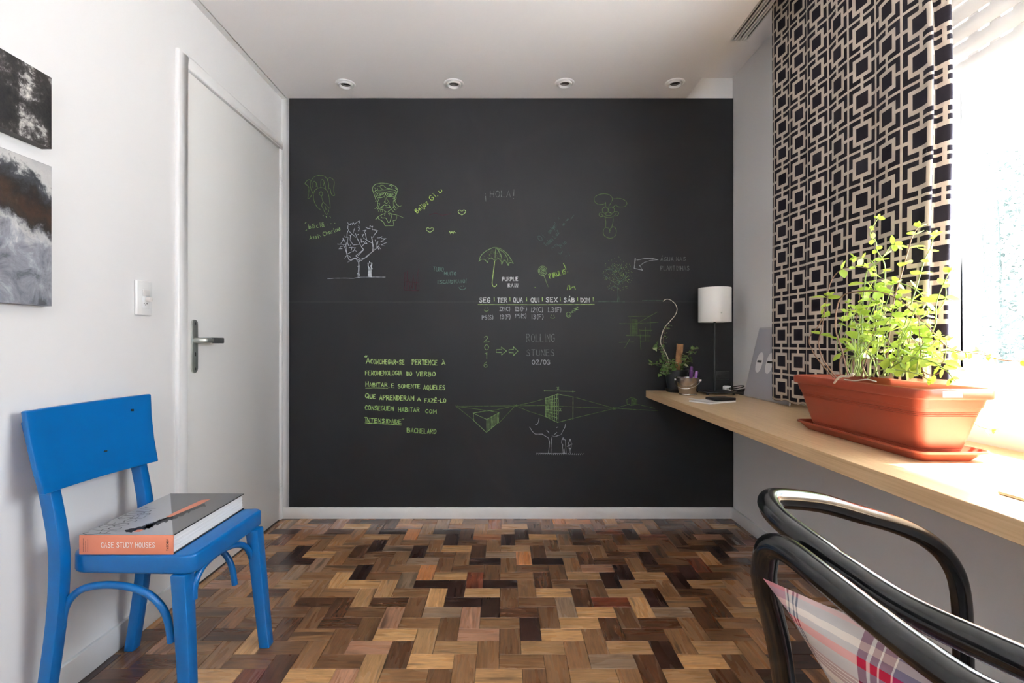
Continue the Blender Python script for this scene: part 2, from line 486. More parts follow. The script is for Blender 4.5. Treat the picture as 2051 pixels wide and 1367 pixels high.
def painting_mat(name, kind):
    m = bpy.data.materials.new(name); m.use_nodes = True
    nt = m.node_tree; b = nt.nodes['Principled BSDF']
    tc = nd(nt, 'ShaderNodeTexCoord')
    def noise(scale, detail=8, dist=0.0, sc=(1, 1, 1), seed=0.0, rough=0.6):
        mp = nd(nt, 'ShaderNodeMapping'); mp.inputs['Scale'].default_value = sc; mp.inputs['Location'].default_value = (seed, seed * 1.7, seed * .6)
        nt.links.new(tc.outputs['Object'], mp.inputs['Vector'])
        n = nd(nt, 'ShaderNodeTexNoise'); n.inputs['Scale'].default_value = scale; n.inputs['Detail'].default_value = detail
        n.inputs['Distortion'].default_value = dist; n.inputs['Roughness'].default_value = rough
        nt.links.new(mp.outputs[0], n.inputs['Vector'])
        return n.outputs['Fac']
    sp = nd(nt, 'ShaderNodeSeparateXYZ'); nt.links.new(tc.outputs['Object'], sp.inputs[0])
    y, z = sp.outputs[1], sp.outputs[2]
    n1, n2 = noise(11, 14, 0.35, seed=3.1, rough=0.70), noise(55, 8, 0.2, seed=9.0, rough=0.7)
    if kind == 0:
        t = math_n(nt, 'MULTIPLY_ADD', n2, 0.35, math_n(nt, 'MULTIPLY', n1, 0.85))
        c = ramp(nt, t, [(0.50, (0.010, 0.010, 0.012)), (0.60, (0.022, 0.019, 0.018)), (0.65, (0.06, 0.055, 0.055)), (0.69, (0.30, 0.29, 0.28)), (0.75, (0.60, 0.58, 0.54))])
    else:
        band = math_n(nt, 'ADD', math_n(nt, 'MULTIPLY', math_n(nt, 'MULTIPLY_ADD', y, 0.35, z), 2.56), math_n(nt, 'MULTIPLY_ADD', n1, 0.55, -0.275))
        band = math_n(nt, 'ADD', band, math_n(nt, 'MULTIPLY_ADD', n2, 0.14, -0.07))
        c = ramp(nt, band, [(0.04, (0.22, 0.23, 0.26)), (0.16, (0.40, 0.42, 0.46)), (0.27, (0.21, 0.22, 0.25)), (0.37, (0.36, 0.37, 0.40)), (0.45, (0.58, 0.58, 0.56)), (0.50, (0.16, 0.165, 0.18)),
                             (0.54, (0.022, 0.018, 0.016)), (0.62, (0.050, 0.026, 0.016)), (0.71, (0.022, 0.018, 0.017)), (0.79, (0.055, 0.06, 0.07)), (0.84, (0.50, 0.50, 0.49)), (0.97, (0.40, 0.40, 0.41))])
    if kind == 1:
        n3 = noise(13, 12, 0.6, seed=21.0, rough=0.68)
        c2 = ramp(nt, n3, [(0.38, (0.045, 0.05, 0.062)), (0.45, (0.17, 0.18, 0.21)), (0.54, (0.27, 0.28, 0.32)), (0.60, (0.40, 0.42, 0.46)), (0.66, (0.62, 0.62, 0.60))])
        fk = nd(nt, 'ShaderNodeMapRange'); fk.inputs['From Min'].default_value = 0.50; fk.inputs['From Max'].default_value = 0.38; fk.inputs['To Max'].default_value = 0.8
        nt.links.new(band, fk.inputs['Value'])
        mm = nd(nt, 'ShaderNodeMix', data_type='RGBA')
        nt.links.new(fk.outputs['Result'], mm.inputs['Factor']); nt.links.new(c, mm.inputs['A']); nt.links.new(c2, mm.inputs['B'])
        c = mm.outputs['Result']
    nt.links.new(c, b.inputs['Base Color'])
    b.inputs['Roughness'].default_value = 0.5
    bp = nd(nt, 'ShaderNodeBump'); bp.inputs['Strength'].default_value = 0.35; bp.inputs['Distance'].default_value = 0.004
    nt.links.new(n2, bp.inputs['Height']); nt.links.new(bp.outputs['Normal'], b.inputs['Normal'])
    return m
M['paint0'] = painting_mat('abstract_black_paint', 0)
M['paint1'] = painting_mat('abstract_grey_paint', 1)
M['canvas_side'] = mat('dark_canvas_edge', (0.07, 0.065, 0.065), 0.7)
M['canvas_side_l'] = mat('grey_canvas_edge', (0.24, 0.24, 0.26), 0.7)
FLOOR_READ = '''
k 768 1093;L 651 1112;d 729 1104;k 612 1124;k 845 1104;l 590 1099;o 834 1070;g 873 1075;k 902 1065;k 914 1080;d 943 1070;l 854 1056;l 1007 1065;k 1025 1081;k 1047 1067;d 776 1056;d 732 1047;p 683 1047;l 583 1052;d 695 1067;m 656 1076;p 649 1067;b 754 1065;l 763 1076;m 729 1087;m 641 1092;m 797 1086;m 851 1085;b 951 1086;m 995 1091;m 878 1093;g 807 1098;b 773 1110;g 807 1118;p 888 1110;g 963 1104;k 975 1124;g 1007 1110;o 1049 1118;k 1049 1070;l 1015 1065;k 1024 1082;L 1090 1076;d 1063 1056;k 1156 1070;o 1110 1040;o 1135 1047;m 1112 1056;m 1132 1081;b 1107 1092;m 1063 1087;m 1037 1098;o 1051 1118;b 1080 1104;g 1124 1110;k 1098 1123;l 1151 1098;b 1176 1109;m 1202 1103;r 1219 1065;b 1197 1076;d 1241 1081;d 1176 1086;b 1219 1092;m 1266 1098;d 1244 1112;k 1268 1075;d 1319 1059;d 1349 1081;d 1378 1071;d 1429 1103;o 1361 1110;b 1293 1118;d 1307 1103;m 1341 1087;d 1380 1099;m 1410 1087;m 1458 1071;d 1449 1070;d 422 1193;p 480 1166;p 449 1134;m 440 1186;g 455 1226;b 422 1217;d 464 1271;L 512 1276;b 575 1294;d 505 1325;k 557 1330;L 440 1354;m 429 1298;m 489 1240;b 500 1249;d 321 1271;p 325 1298;b 267 1323;m 298 1348;d 222 1354;m 422 1323;d 332 1330;k 1300 1117;k 1248 1146;k 1223 1162;m 1359 1110;r 1396 1130;k 1374 1145;k 1354 1161;l 1410 1168;m 1339 1173;l 1248 1187;L 1287 1215;k 1307 1195;d 1435 1151;m 1369 1204;d 1391 1185;d 1430 1212;d 1413 1235;l 1492 1223;m 1475 1244;g 1344 1225;d 1319 1242;m 1383 1257;b 1290 1270;d 1327 1308;m 1359 1284;l 1428 1294;l 1258 1296;L 1403 1323;d 1292 1333;m 1371 1350;d 1447 1350;b 1472 1326;b 1460 1268;m 1447 1178;m 1472 1153;m 1447 1136;k 1430 1104;d 1351 1079;d 1378 1071;b 1398 1088;d 1386 1099;p 1410 1071;d 1319 1061;d 1243 1081;b 1339 1117;d 1309 1104;b 1346 1092;m 1268 1130;l 1300 1151;m 1277 1168;b 991 1145;g 1008 1110;o 1052 1117;d 1081 1104;g 1125 1111;k 1096 1124;m 1020 1131;b 1069 1138;b 1118 1145;m 1038 1153;d 1006 1169;d 1087 1161;b 1140 1169;m 1057 1178;L 1111 1187;l 1169 1153;p 1194 1138;k 1246 1145;k 1220 1161;m 1145 1131;d 1174 1117;d 1218 1124;d 1242 1111;m 1152 1099;l 1035 1099;b 1108 1093;b 1023 1197;k 986 1215;d 1042 1225;b 1077 1205;g 1135 1215;b 1101 1236;L 1194 1226;d 1167 1195;b 1196 1178;l 1252 1187;r 1223 1205;L 1286 1215;k 1313 1195;m 1301 1169;k 1062 1259;m 1001 1247;L 1159 1247;L 1125 1270;b 1020 1282;l 1084 1294;m 1152 1309;m 1189 1282;d 1228 1259;b 1254 1236;g 1340 1225;d 1315 1243;m 1042 1322;b 1067 1353;m 996 1353;m 1113 1336;l 1184 1353;g 1223 1322;d 1291 1270;l 1257 1295;k 1330 1309;d 1296 1336;m 1252 1353;m 1359 1282;m 1376 1258;L 1379 1322;l 1364 1353;k 767 1093;L 652 1112;d 696 1099;d 726 1105;m 613 1105;l 592 1099;k 579 1111;k 611 1124;m 657 1097;b 772 1111;k 848 1104;g 811 1099;b 889 1110;m 935 1116;k 976 1123;d 964 1105;g 854 1123;b 898 1131;o 861 1145;L 907 1153;r 956 1160;b 986 1145;b 945 1138;b 735 1125;b 776 1131;m 811 1119;m 820 1138;k 733 1145;L 689 1160;b 779 1153;g 823 1160;k 872 1169;k 920 1178;k 986 1169;l 969 1186;m 681 1139;m 645 1153;l 599 1170;L 735 1169;l 781 1177;m 647 1178;m 691 1187;l 733 1195;m 830 1186;L 880 1195;k 932 1203;k 986 1215;d 639 1205;d 691 1215;d 784 1204;b 840 1215;b 737 1225;p 791 1236;g 889 1223;p 942 1236;m 981 1245;b 638 1238;d 686 1247;b 740 1259;m 845 1246;b 898 1258;L 794 1270;p 959 1268;m 630 1271;b 679 1284;p 742 1297;d 801 1309;l 852 1282;l 913 1294;m 976 1309;b 577 1297;m 623 1311;b 684 1323;l 745 1336;L 862 1322;m 930 1336;L 620 1353;p 691 1353;m 803 1353;b 876 1353;l 976 1353;d 557 1340;b 525 1321;b 586 1226;d 577 1262;m 572 1206'''

# ------------------------------------------------------------------ the setting
def struct(mb, name, m, parent=None, **k):
    o = mb.build(name, m, parent, **k)
    if parent is None: o['kind'] = 'structure'
    return o

# floor: dark bed with herringbone blocks laid on it
floor = struct(MB().box(XL - 0.05, XR + 0.05, YF, YB, -0.03, -0.005), 'floor', M['darkgap'])
W_ = 0.0731
PALETTE = [((0.54, 0.30, 0.12), 9), ((0.42, 0.215, 0.09), 14), ((0.30, 0.145, 0.06), 22), ((0.22, 0.105, 0.045), 20), ((0.15, 0.066, 0.03), 15),
           ((0.085, 0.034, 0.018), 12), ((0.045, 0.018, 0.011), 8), ((0.36, 0.14, 0.06), 3), ((0.17, 0.055, 0.03), 3), ((0.36, 0.22, 0.135), 6)]
CLS = {'L': (0.54, 0.30, 0.125), 'l': (0.40, 0.225, 0.10), 'o': (0.52, 0.21, 0.075), 'p': (0.40, 0.205, 0.12), 'm': (0.265, 0.135, 0.060), 'b': (0.18, 0.087, 0.040),
       'd': (0.11, 0.046, 0.022), 'k': (0.040, 0.016, 0.011), 'r': (0.20, 0.052, 0.024), 'g': (0.30, 0.195, 0.12)}
prng = random.Random(41)
def pick():
    t = prng.uniform(0, sum(n for _, n in PALETTE))
    for c, n in PALETTE:
        t -= n
        if t <= 0: break
    f = prng.uniform(0.88, 1.12)
    return (c[0] * f, c[1] * f * prng.uniform(0.95, 1.05), c[2] * f)

def block_geo(lx, ly, gap=0.0005, ch=0.0009, h=0.0052):
    a, b_ = lx / 2 - gap, ly / 2 - gap
    vs = [(-a, -b_, -h), (a, -b_, -h), (a, b_, -h), (-a, b_, -h), (-a, -b_, -ch), (a, -b_, -ch), (a, b_, -ch), (-a, b_, -ch),
          (-a + ch, -b_ + ch, 0), (a - ch, -b_ + ch, 0), (a - ch, b_ - ch, 0), (-a + ch, b_ - ch, 0)]
    fs = [(0, 3, 2, 1), (8, 9, 10, 11)]
    for i in range(4):
        j = (i + 1) % 4
        fs += [(i, j, 4 + j, 4 + i), (4 + i, 4 + j, 8 + j, 8 + i)]
    return vs, fs
bl_mesh = bpy.data.meshes.new('parquet_block')
v_, f_ = block_geo(2 * W_, W_)
bl_mesh.from_pydata(v_, [], f_); bl_mesh.materials.append(M['parquet'])
FLOOR_X0 = -0.0900
FLOOR_Y0 = 1.8643
FX0, FX1, FY0, FY1 = XL + 0.004, XR - 0.004, YF + 0.01, YB - 0.004
pieces = []
# hand-read colours of blocks that stand out: (kind, row, index) -> class
OVER = {}
for k in range(-16, 60):
    yf = FLOOR_Y0 - k * W_
    for m_ in range(-30, 40):
        hs = FLOOR_X0 - k * W_ + 4 * W_ * m_
        for kind, x0, x1, y0, y1 in (('H', hs, hs + 2 * W_, yf - W_, yf), ('V', hs + 2 * W_, hs + 3 * W_, yf - 2 * W_, yf)):
            cx0, cx1, cy0, cy1 = max(x0, FX0), min(x1, FX1), max(y0, FY0), min(y1, FY1)
            if cx1 - cx0 < 0.006 or cy1 - cy0 < 0.006: continue
            full = (cx1 - cx0 > x1 - x0 - 1e-6) and (cy1 - cy0 > y1 - y0 - 1e-6)
            c = pick()
            key = (kind, k, m_)
            cxm, cym = (cx0 + cx1) / 2, (cy0 + cy1) / 2
            if cym > 0.3:
                px, py = VX + FPX * cxm / cym, VY + FPX * EYE / cym
            else:
                px, py = -1, 9999
            pieces.append((key, cx0, cx1, cy0, cy1, full, px, py, c))
def near(px, py):
    """the block whose middle lies nearest to a point of the floor"""
    y = FPX * EYE / (py - VY); x = (px - VX) * y / FPX
    for q in pieces:
        if q[1] <= x <= q[2] and q[3] <= y <= q[4]: return q[0]
    return None
for spec in FLOOR_READ.split(';'):
    t = spec.split()
    if len(t) == 3:
        k_ = near(float(t[1]), float(t[2]))
        if k_: OVER[k_] = CLS[t[0]]
vis = [p for p in pieces if -20 < p[6] < 2071 and p[7] < 1385]
vis.sort(key=lambda p: (p[4] - p[3]) * (p[2] - p[1]) / ((p[3] + p[4]) / 2) ** 3, reverse=True)
single = set(p[0] for p in vis[:300])
far = MB(); far_c, far_r, far_uv = [], [], []
for key, x0, x1, y0, y1, full, px, py, c in pieces:
    c = OVER.get(key, c)
    if key in OVER:
        f = prng.uniform(0.92, 1.08); c = tuple(v * f for v in c)
    zz = prng.uniform(-0.0003, 0.0)
    cx, cy = (x0 + x1) / 2, (y0 + y1) / 2
    if key in single:
        if full: me = bl_mesh
        else:
            me = bpy.data.meshes.new('parquet_block')
            if key[0] == 'H': v_, f_ = block_geo(x1 - x0, y1 - y0)
            else: v_, f_ = block_geo(y1 - y0, x1 - x0)
            me.from_pydata(v_, [], f_); me.materials.append(M['parquet'])
        o = bpy.data.objects.new('parquet_block', me); COL.objects.link(o)
        o.parent = floor
        o.location = (cx, cy, zz)
        rot = 0 if key[0] == 'H' else math.pi / 2
        if prng.random() < 0.5: rot += math.pi
        o.rotation_euler = (0, 0, rot)
        o.color = (*c, 1)
    else:
        v_, f_ = block_geo(x1 - x0, y1 - y0)
        far.add([(a + cx, b_ + cy, d + zz) for a, b_, d in v_], f_)
        r = prng.random()
        far_c += [c] * len(v_); far_r += [r] * len(v_)
        far_uv += [((a, b_) if key[0] == 'H' else (b_, a)) for a, b_, d in v_]
fo = far.build('distant_parquet_blocks', M['parquet_far'], floor, recalc=False)
fo['kind'] = 'stuff'
fo.data.attributes.new('piece_colour', 'FLOAT_COLOR', 'POINT'); fo.data.attributes.new('piece_random', 'FLOAT', 'POINT')
uvl = fo.data.uv_layers.new(name='UVMap')
ca, ra, uvl = fo.data.attributes['piece_colour'], fo.data.attributes['piece_random'], fo.data.uv_layers['UVMap']
for i, (c, r) in enumerate(zip(far_c, far_r)):
    ca.data[i].color = (*c, 1); ra.data[i].value = r
for lp in fo.data.loops:
    uvl.data[lp.index].uv = far_uv[lp.vertex_index]

# walls
struct(MB().box(XL - 0.15, XL, YF, 1.972, -0.03, ZS).box(XL - 0.15, XL, 1.972, YB + 0.15, 2.18, ZS).box(XL - 0.15, XL - 0.06, 1.972, YB + 0.15, -0.03, 2.18)
       .box(XL - 0.06, XL, 2.903, YB + 0.15, -0.03, 2.18), 'wall_left', M['wall'])
struct(MB().box(XL, XR + 0.15, YB, YB + 0.15, -0.03, ZS + 0.1), 'wall_back', M['wall'])
struct(MB().box(XL - 0.15, RX0, YF - 0.15, YF, -0.03, ZS + 0.1).box(RX1, WX, YF - 0.15, YF, -0.03, ZS + 0.1).box(RX0, RX1, YF - 0.15, YF, -0.03, RZ0).box(RX0, RX1, YF - 0.15, YF, RZ1, ZS + 0.1), 'wall_front', M['wall'])
struct(MB().box(XR, WX, YF, YB, -0.03, WZ0).box(XR, WX, YF, YB, WZ1, ZS).box(XR, WX, WY1, YB, WZ0, WZ1).box(XR, WX, YF, WY0, WZ0, WZ1), 'wall_right', M['wall'])
# ceiling: slab, lowered plasterboard field with a shadow gap by the left wall and a curtain pocket by the right
ceil = struct(MB().box(XL - 0.15, WX, YF, YB, ZS, ZS + 0.1).box(-1.262, 1.059, YF, YB, ZC, ZS), 'ceiling', M['ceil'])
struct(MB().box(XL, -1.270, YF, YB, ZC + 0.001, ZC + 0.03).box(-1.271, -1.262, YF, YB, ZC + 0.022, ZC + 0.03, 1), 'trim_1', [M['wall'], M['alu']])
# baseboards
struct(MB().box(XL, XL + 0.014, YF, 1.968, 0, 0.083), 'baseboard_left', M['trim'], bevel=0.003)
bb = struct(MB().box(XL, XR, YB - 0.015, YB, 0, 0.067), 'baseboard_back', M['trim'], bevel=0.002)
for px in (970, 1128, 1297, 1428):
    c = P(px, 1021, YB - 0.0155)
    mb = MB(); mb.prism([(0.004 * math.cos(a * math.pi / 5), 0.004 * math.sin(a * math.pi / 5)) for a in range(10)], 0, 0.0016, lambda a, b_, d: (c.x + a, c.y - d, c.z + b_))
    mb.build('screw_cap', M['trim'], bb)
struct(MB().box(XR - 0.014, XR, YF, YB - 0.015, 0, 0.067), 'baseboard_right', M['trim'], bevel=0.003)
# outside ground
struct(MB().box(WX, 14, -10, 16, -0.2, -0.05).box(-8, WX, -12, YF - 0.15, -0.2, -0.05), 'ground', M['concrete'])

# door in the left wall
door = bpy.data.objects.new('door_1', None); COL.objects.link(door); door.location = (XL, 2.45, 0); door['kind'] = 'structure'
fm = MB()
x0, x1 = XL - 0.045, XL + 0.014
prof = [(1.970, 2.190), (2.903, 2.190)]
fm.box(x0, x1, 1.970, 2.028, 0.0, 2.19).box(x0, x1, 2.028, 2.903, 2.14, 2.19).box(x0, x1, 2.874, 2.903, 0.0, 2.14)
fm.build('door_frame', M['trim'], door, bevel=0.006, seg=3)
fm = MB(); fm.box(XL - 0.045, XL - 0.030, 2.028, 2.046, 0, 2.14).box(XL - 0.045, XL - 0.030, 2.856, 2.874, 0, 2.14).box(XL - 0.045, XL - 0.030, 2.046, 2.856, 2.122, 2.14)
fm.build('door_stop', M['trim'], door)
leaf = MB().box(XL - 0.029, XL + 0.004, 2.032, 2.870, 0.006, 2.134).build('door_leaf', M['door'], door, bevel=0.002)
def plate_poly(w, h, n=10):
    pts = []
    for k in range(n + 1):
        a = math.pi * k / n
        pts.append((w / 2 * math.cos(a), h / 2 - w / 2 + w / 2 * math.sin(a)))
    for k in range(n + 1):
        a = math.pi + math.pi * k / n
        pts.append((w / 2 * math.cos(a), -h / 2 + w / 2 + w / 2 * math.sin(a)))
    return pts
hx = XL + 0.004
hy, hz = 2.078, 1.009
hp = MB().prism(plate_poly(0.040, 0.222), 0, 0.008, lambda a, b_, d: (hx + d, hy + a, hz + b_)).build('handle_plate', M['steel'], door, bevel=0.002)
kp = MB()
for dz in (0.094, -0.094):
    kp.prism([(0.0045 * math.cos(a * math.pi / 6), 0.006 * math.sin(a * math.pi / 6) + dz) for a in range(12)], 0.0081, 0.0086, lambda a, b_, d: (hx + d, hy + a, hz + b_))
kp.build('screw', M['nickel_dark'], hp)
MB().prism([(-0.003, -0.042), (0.003, -0.042), (0.004, -0.028), (0.0, -0.024), (-0.004, -0.028)], 0.0081, 0.0086, lambda a, b_, d: (hx + d, hy + a, hz + b_)).build('keyhole', M['black_plastic'], hp)
lz = 1.033
lv = MB().tube(smooth_path([(hx + 0.006, hy, lz), (hx + 0.034, hy, lz), (hx + 0.046, hy + 0.012, lz), (hx + 0.048, hy + 0.045, lz)], 5), [0.0125] * 15 + [0.011], n=16).build('door_handle', M['steel'], door, smooth=True)
MB().box(hx + 0.038, hx + 0.060, hy + 0.042, hy + 0.125, lz - 0.0125, lz + 0.0125).build('handle_grip', M['nickel_dark'], lv, bevel=0.004)
for z in (1.95, 1.06, 0.195):
    h = MB()
    for j in range(4):
        h.lathe([(0.0001, -0.037 + j * 0.019), (0.0065, -0.036 + j * 0.019), (0.0065, -0.0195 + j * 0.019), (0.0001, -0.0185 + j * 0.019)], (XL + 0.012, 2.8745, z), 12)
    h.build('hinge', M['trim'], door, smooth='auto')

# window in the right wall: frame, pane, sill
win = bpy.data.objects.new('window_1', None); COL.objects.link(win); win.location = (WX, 0.15, WZ0); win['kind'] = 'structure'
f = MB()
f.box(1.425, 1.478, WY1 - 0.045, WY1, WZ0, WZ1).box(1.425, 1.478, WY0, WY0 + 0.045, WZ0, WZ1).box(1.425, 1.478, WY0 + 0.045, WY1 - 0.045, WZ0, WZ0 + 0.035).box(1.425, 1.478, WY0 + 0.045, WY1 - 0.045, WZ1 - 0.04, WZ1)
f.build('window_frame', M['trim'], win, bevel=0.004)
MB().box(1.452, 1.456, 0.545, WY1 - 0.045, WZ0 + 0.035, WZ1 - 0.04).build('window_pane', M['glass'], win)
MB().box(1.440, 1.470, 0.50, 0.545, WZ0 + 0.035, WZ1 - 0.04).build('window_mullion', M['trim'], win, bevel=0.003)
MB().box(1.452, 1.456, WY0 + 0.045, 0.50, WZ0 + 0.035, WZ1 - 0.04).build('window_pane', M['glass'], win)
MB().box(XR - 0.012, 1.424, WY0 + 0.002, WY1 - 0.002, WZ0 + 0.0005, WZ0 + 0.018).build('window_sill', M['trim'], win, bevel=0.004)

fill_win = bpy.data.objects.new('added_fill_window', None); COL.objects.link(fill_win); fill_win.location = (0, YF - 0.1, RZ0); fill_win['kind'] = 'structure'  # added behind the camera to let in soft fill light
f = MB()
f.box(RX0, RX0 + 0.05, YF - 0.12, YF - 0.07, RZ0, RZ1).box(RX1 - 0.05, RX1, YF - 0.12, YF - 0.07, RZ0, RZ1).box(RX0 + 0.05, RX1 - 0.05, YF - 0.12, YF - 0.07, RZ0, RZ0 + 0.05).box(RX0 + 0.05, RX1 - 0.05, YF - 0.12, YF - 0.07, RZ1 - 0.05, RZ1)
f.build('window_frame', M['trim'], fill_win, bevel=0.004)
MB().box(-0.02, 0.02, YF - 0.11, YF - 0.08, RZ0 + 0.05, RZ1 - 0.05).build('window_mullion', M['trim'], fill_win)
for a_, b_ in ((RX0 + 0.05, -0.02), (0.02, RX1 - 0.05)):
    MB().box(a_, b_, YF - 0.097, YF - 0.093, RZ0 + 0.05, RZ1 - 0.05).build('window_pane', M['glass'], fill_win)

# roller shutter partly lowered inside the reveal
sh = thing('roller_shutter', 'white slatted roller shutter lowered a little way behind the patterned curtain', 'shutter', (1.40, 0.15, WZ1))
SX = 1.400
zz = 1.832; n_sl = 0
while zz < WZ1 - 0.02:
    top = min(zz + 0.0515, WZ1 - 0.001)
    s_ = MB()
    y0, y1 = WY0 + 0.02, WY1 - 0.012
    cs = [(0.004 * math.cos(t) if False else 0.005 * math.sin(math.pi * t), zz + (top - zz) * t) for t in [i / 6 for i in range(7)]]
    ring = [(SX - a - 0.003, b_) for a, b_ in cs] + [(SX - a + 0.004, b_) for a, b_ in reversed(cs)]
    s_.prism(ring, y0, y1, lambda a, b_, d: (a, d, b_))
    s_.build('slat', M['shutter'], sh, smooth='auto')
    # link tabs between this slat and the one above; bright slots stay open between them
    if top + 0.01 < WZ1:
        t_ = MB(); y = y0 + 0.03
        while y < y1 - 0.05:
            t_.box(SX - 0.001, SX + 0.002, y, y + 0.034, top - 0.001, top + 0.0075)
            y += 0.066
        t_.build('slat_links', M['shutter'], sh)['kind'] = 'stuff'
    zz += 0.058
MB().box(1.386, 1.420, WY1 - 0.0115, WY1 - 0.0005, WZ0 + 0.019, WZ1 - 0.001).build('guide_rail', M['trim'], sh)

# blackboard: two laminate sheets with a seam, chalk marks on it
XB0, XB1 = (581 - VX) / 343.7, (1467 - VX) / 343.7
YBD = YB - 0.012
def wallp(px, py):                     # point on the face of the board, from where the photograph shows it
    y = YBD
    return ((px - VX) * y / FPX, EYE - (py - VY) * y / FPX)
board = thing('blackboard', 'large matt black chalkboard covering the back wall, covered in chalk sketches and notes', 'blackboard', (0, YB, 0.067))
zseam = wallp(0, 604.5)[1]
MB().box(XB0, XB1, YBD, YB - 0.0005, zseam + 0.0012, ZC - 0.002).build('upper_panel', M['board'], board)
MB().box(XB0, XB1, YBD, YB - 0.0005, 0.0675, zseam - 0.0012).build('lower_panel', M['board'], board)
MB().box(XB0 + 0.001, XB1 - 0.001, YBD + 0.0012, YB - 0.0006, zseam - 0.0011, zseam + 0.0011).build('seam_joint', M['black_plastic'], board)
MB().box(XB0 - 0.015, XB0 - 0.0008, YBD - 0.002, YB - 0.0005, 0.0675, ZC - 0.002).build('edge_strip', M['alu'], board)

chalk_mats = {}
def chalk_mat(c):
    if c not in chalk_mats:
        m = mat('chalk_%d' % len(chalk_mats), c, 0.9, spec=0.1)
        nt = m.node_tree; b = nt.nodes['Principled BSDF']; out = nt.nodes['Material Output']
        tc = nd(nt, 'ShaderNodeTexCoord'); nz = nd(nt, 'ShaderNodeTexNoise'); nz.inputs['Scale'].default_value = 55; nz.inputs['Detail'].default_value = 3
        nt.links.new(tc.outputs['Object'], nz.inputs['Vector'])
        cr = ramp(nt, nz.outputs['Fac'], [(0.33, tuple(v * 0.45 + 0.01 for v in c)), (0.52, c), (0.7, tuple(min(v * 1.25, 0.9) for v in c))])
        nt.links.new(cr, b.inputs['Base Color'])
        chalk_mats[c] = m
    return chalk_mats[c]
LIME, LIME2, LIME3 = (0.35, 0.49, 0.18), (0.19, 0.285, 0.12), (0.095, 0.15, 0.055)
WHITE, WHITE2, GREY3 = (0.55, 0.55, 0.57), (0.33, 0.33, 0.36), (0.14, 0.145, 0.15)
TEAL, TEAL2, MAROON = (0.10, 0.16, 0.14), (0.055, 0.085, 0.08), (0.050, 0.020, 0.028)
chalk_n = [0]
def chalk(name, label, colour, lines, width=1.7, curved=False, split=None):
    """one part per word or separate figure: strokes whose boxes lie within `split` pixels belong together"""
    if split is None: split = 2.6 if name == 'chalk_writing' else 0
    if not split: return chalk_part(name, label, colour, lines, width, curved)
    bx = [(min(p[0] for p in l) - split, max(p[0] for p in l) + split, min(p[1] for p in l) - split, max(p[1] for p in l) + split) for l in lines]
    g = list(range(len(lines)))
    def find(i):
        while g[i] != i: i = g[i]
        return i
    for i in range(len(lines)):
        for j in range(i):
            if bx[i][0] < bx[j][1] and bx[j][0] < bx[i][1] and bx[i][2] < bx[j][3] and bx[j][2] < bx[i][3]: g[find(i)] = find(j)
    for r in sorted(set(find(i) for i in range(len(lines)))):
        chalk_part(name, label, colour, [l for i, l in enumerate(lines) if find(i) == r], width, curved)
def chalk_part(name, label, colour, lines, width=1.7, curved=False):
    width *= 0.8
    """lines: polylines in photograph pixels"""
    mb = MB(); d = YBD - 0.0007 - 0.00004 * (chalk_n[0] % 12); chalk_n[0] += 1
    for ln in lines:
        if len(ln) == 1:
            x, y = ln[0]; r = width * 0.55
            ln2 = [(x - r * .5, y), (x + r * .5, y)]
        elif curved and len(ln) > 2:
            q = smooth_path([(a, b_, 0) for a, b_ in ln], 5)
            ln2 = [(v.x, v.y) for v in q]
        else:
            ln2 = ln
        pts = [Vector(wallp(a, b_)) for a, b_ in ln2]
        h = width / 343.7 / 2
        n = len(pts); L, R = [], []
        for i in range(n):
            t = (pts[min(i + 1, n - 1)] - pts[max(i - 1, 0)])
            if t.length < 1e-7: t = Vector((1, 0))
            t.normalize(); nn = Vector((-t.y, t.x))
            hh = h
            if 0 < i < n - 1:
                a_ = (pts[i] - pts[i - 1]); b2 = (pts[i + 1] - pts[i])
                if a_.length > 1e-7 and b2.length > 1e-7:
                    cth = max(-1, min(1, a_.normalized().dot(b2.normalized())))
                    hh = h / max(0.5, math.sqrt((1 + cth) / 2))
            p = pts[i]
            if i == 0: p = p - t * h * 0.6
            if i == n - 1: p = p + t * h * 0.6
            L.append(p + nn * hh); R.append(p - nn * hh)
        vs = [(v.x, d, v.y) for v in L] + [(v.x, d, v.y) for v in R]
        fs = [(i, i + 1, n + i + 1, n + i) for i in range(n - 1)]
        mb.add(vs, fs)
    o = mb.build(name, chalk_mat(colour), board, recalc=False)
    o['label'] = label
    return o

def circ(cx, cy, rx, ry=None, a0=0, a1=360, n=20):
    ry = ry or rx
    return [(cx + rx * math.cos(math.radians(a0 + (a1 - a0) * i / n)), cy + ry * math.sin(math.radians(a0 + (a1 - a0) * i / n))) for i in range(n + 1)]

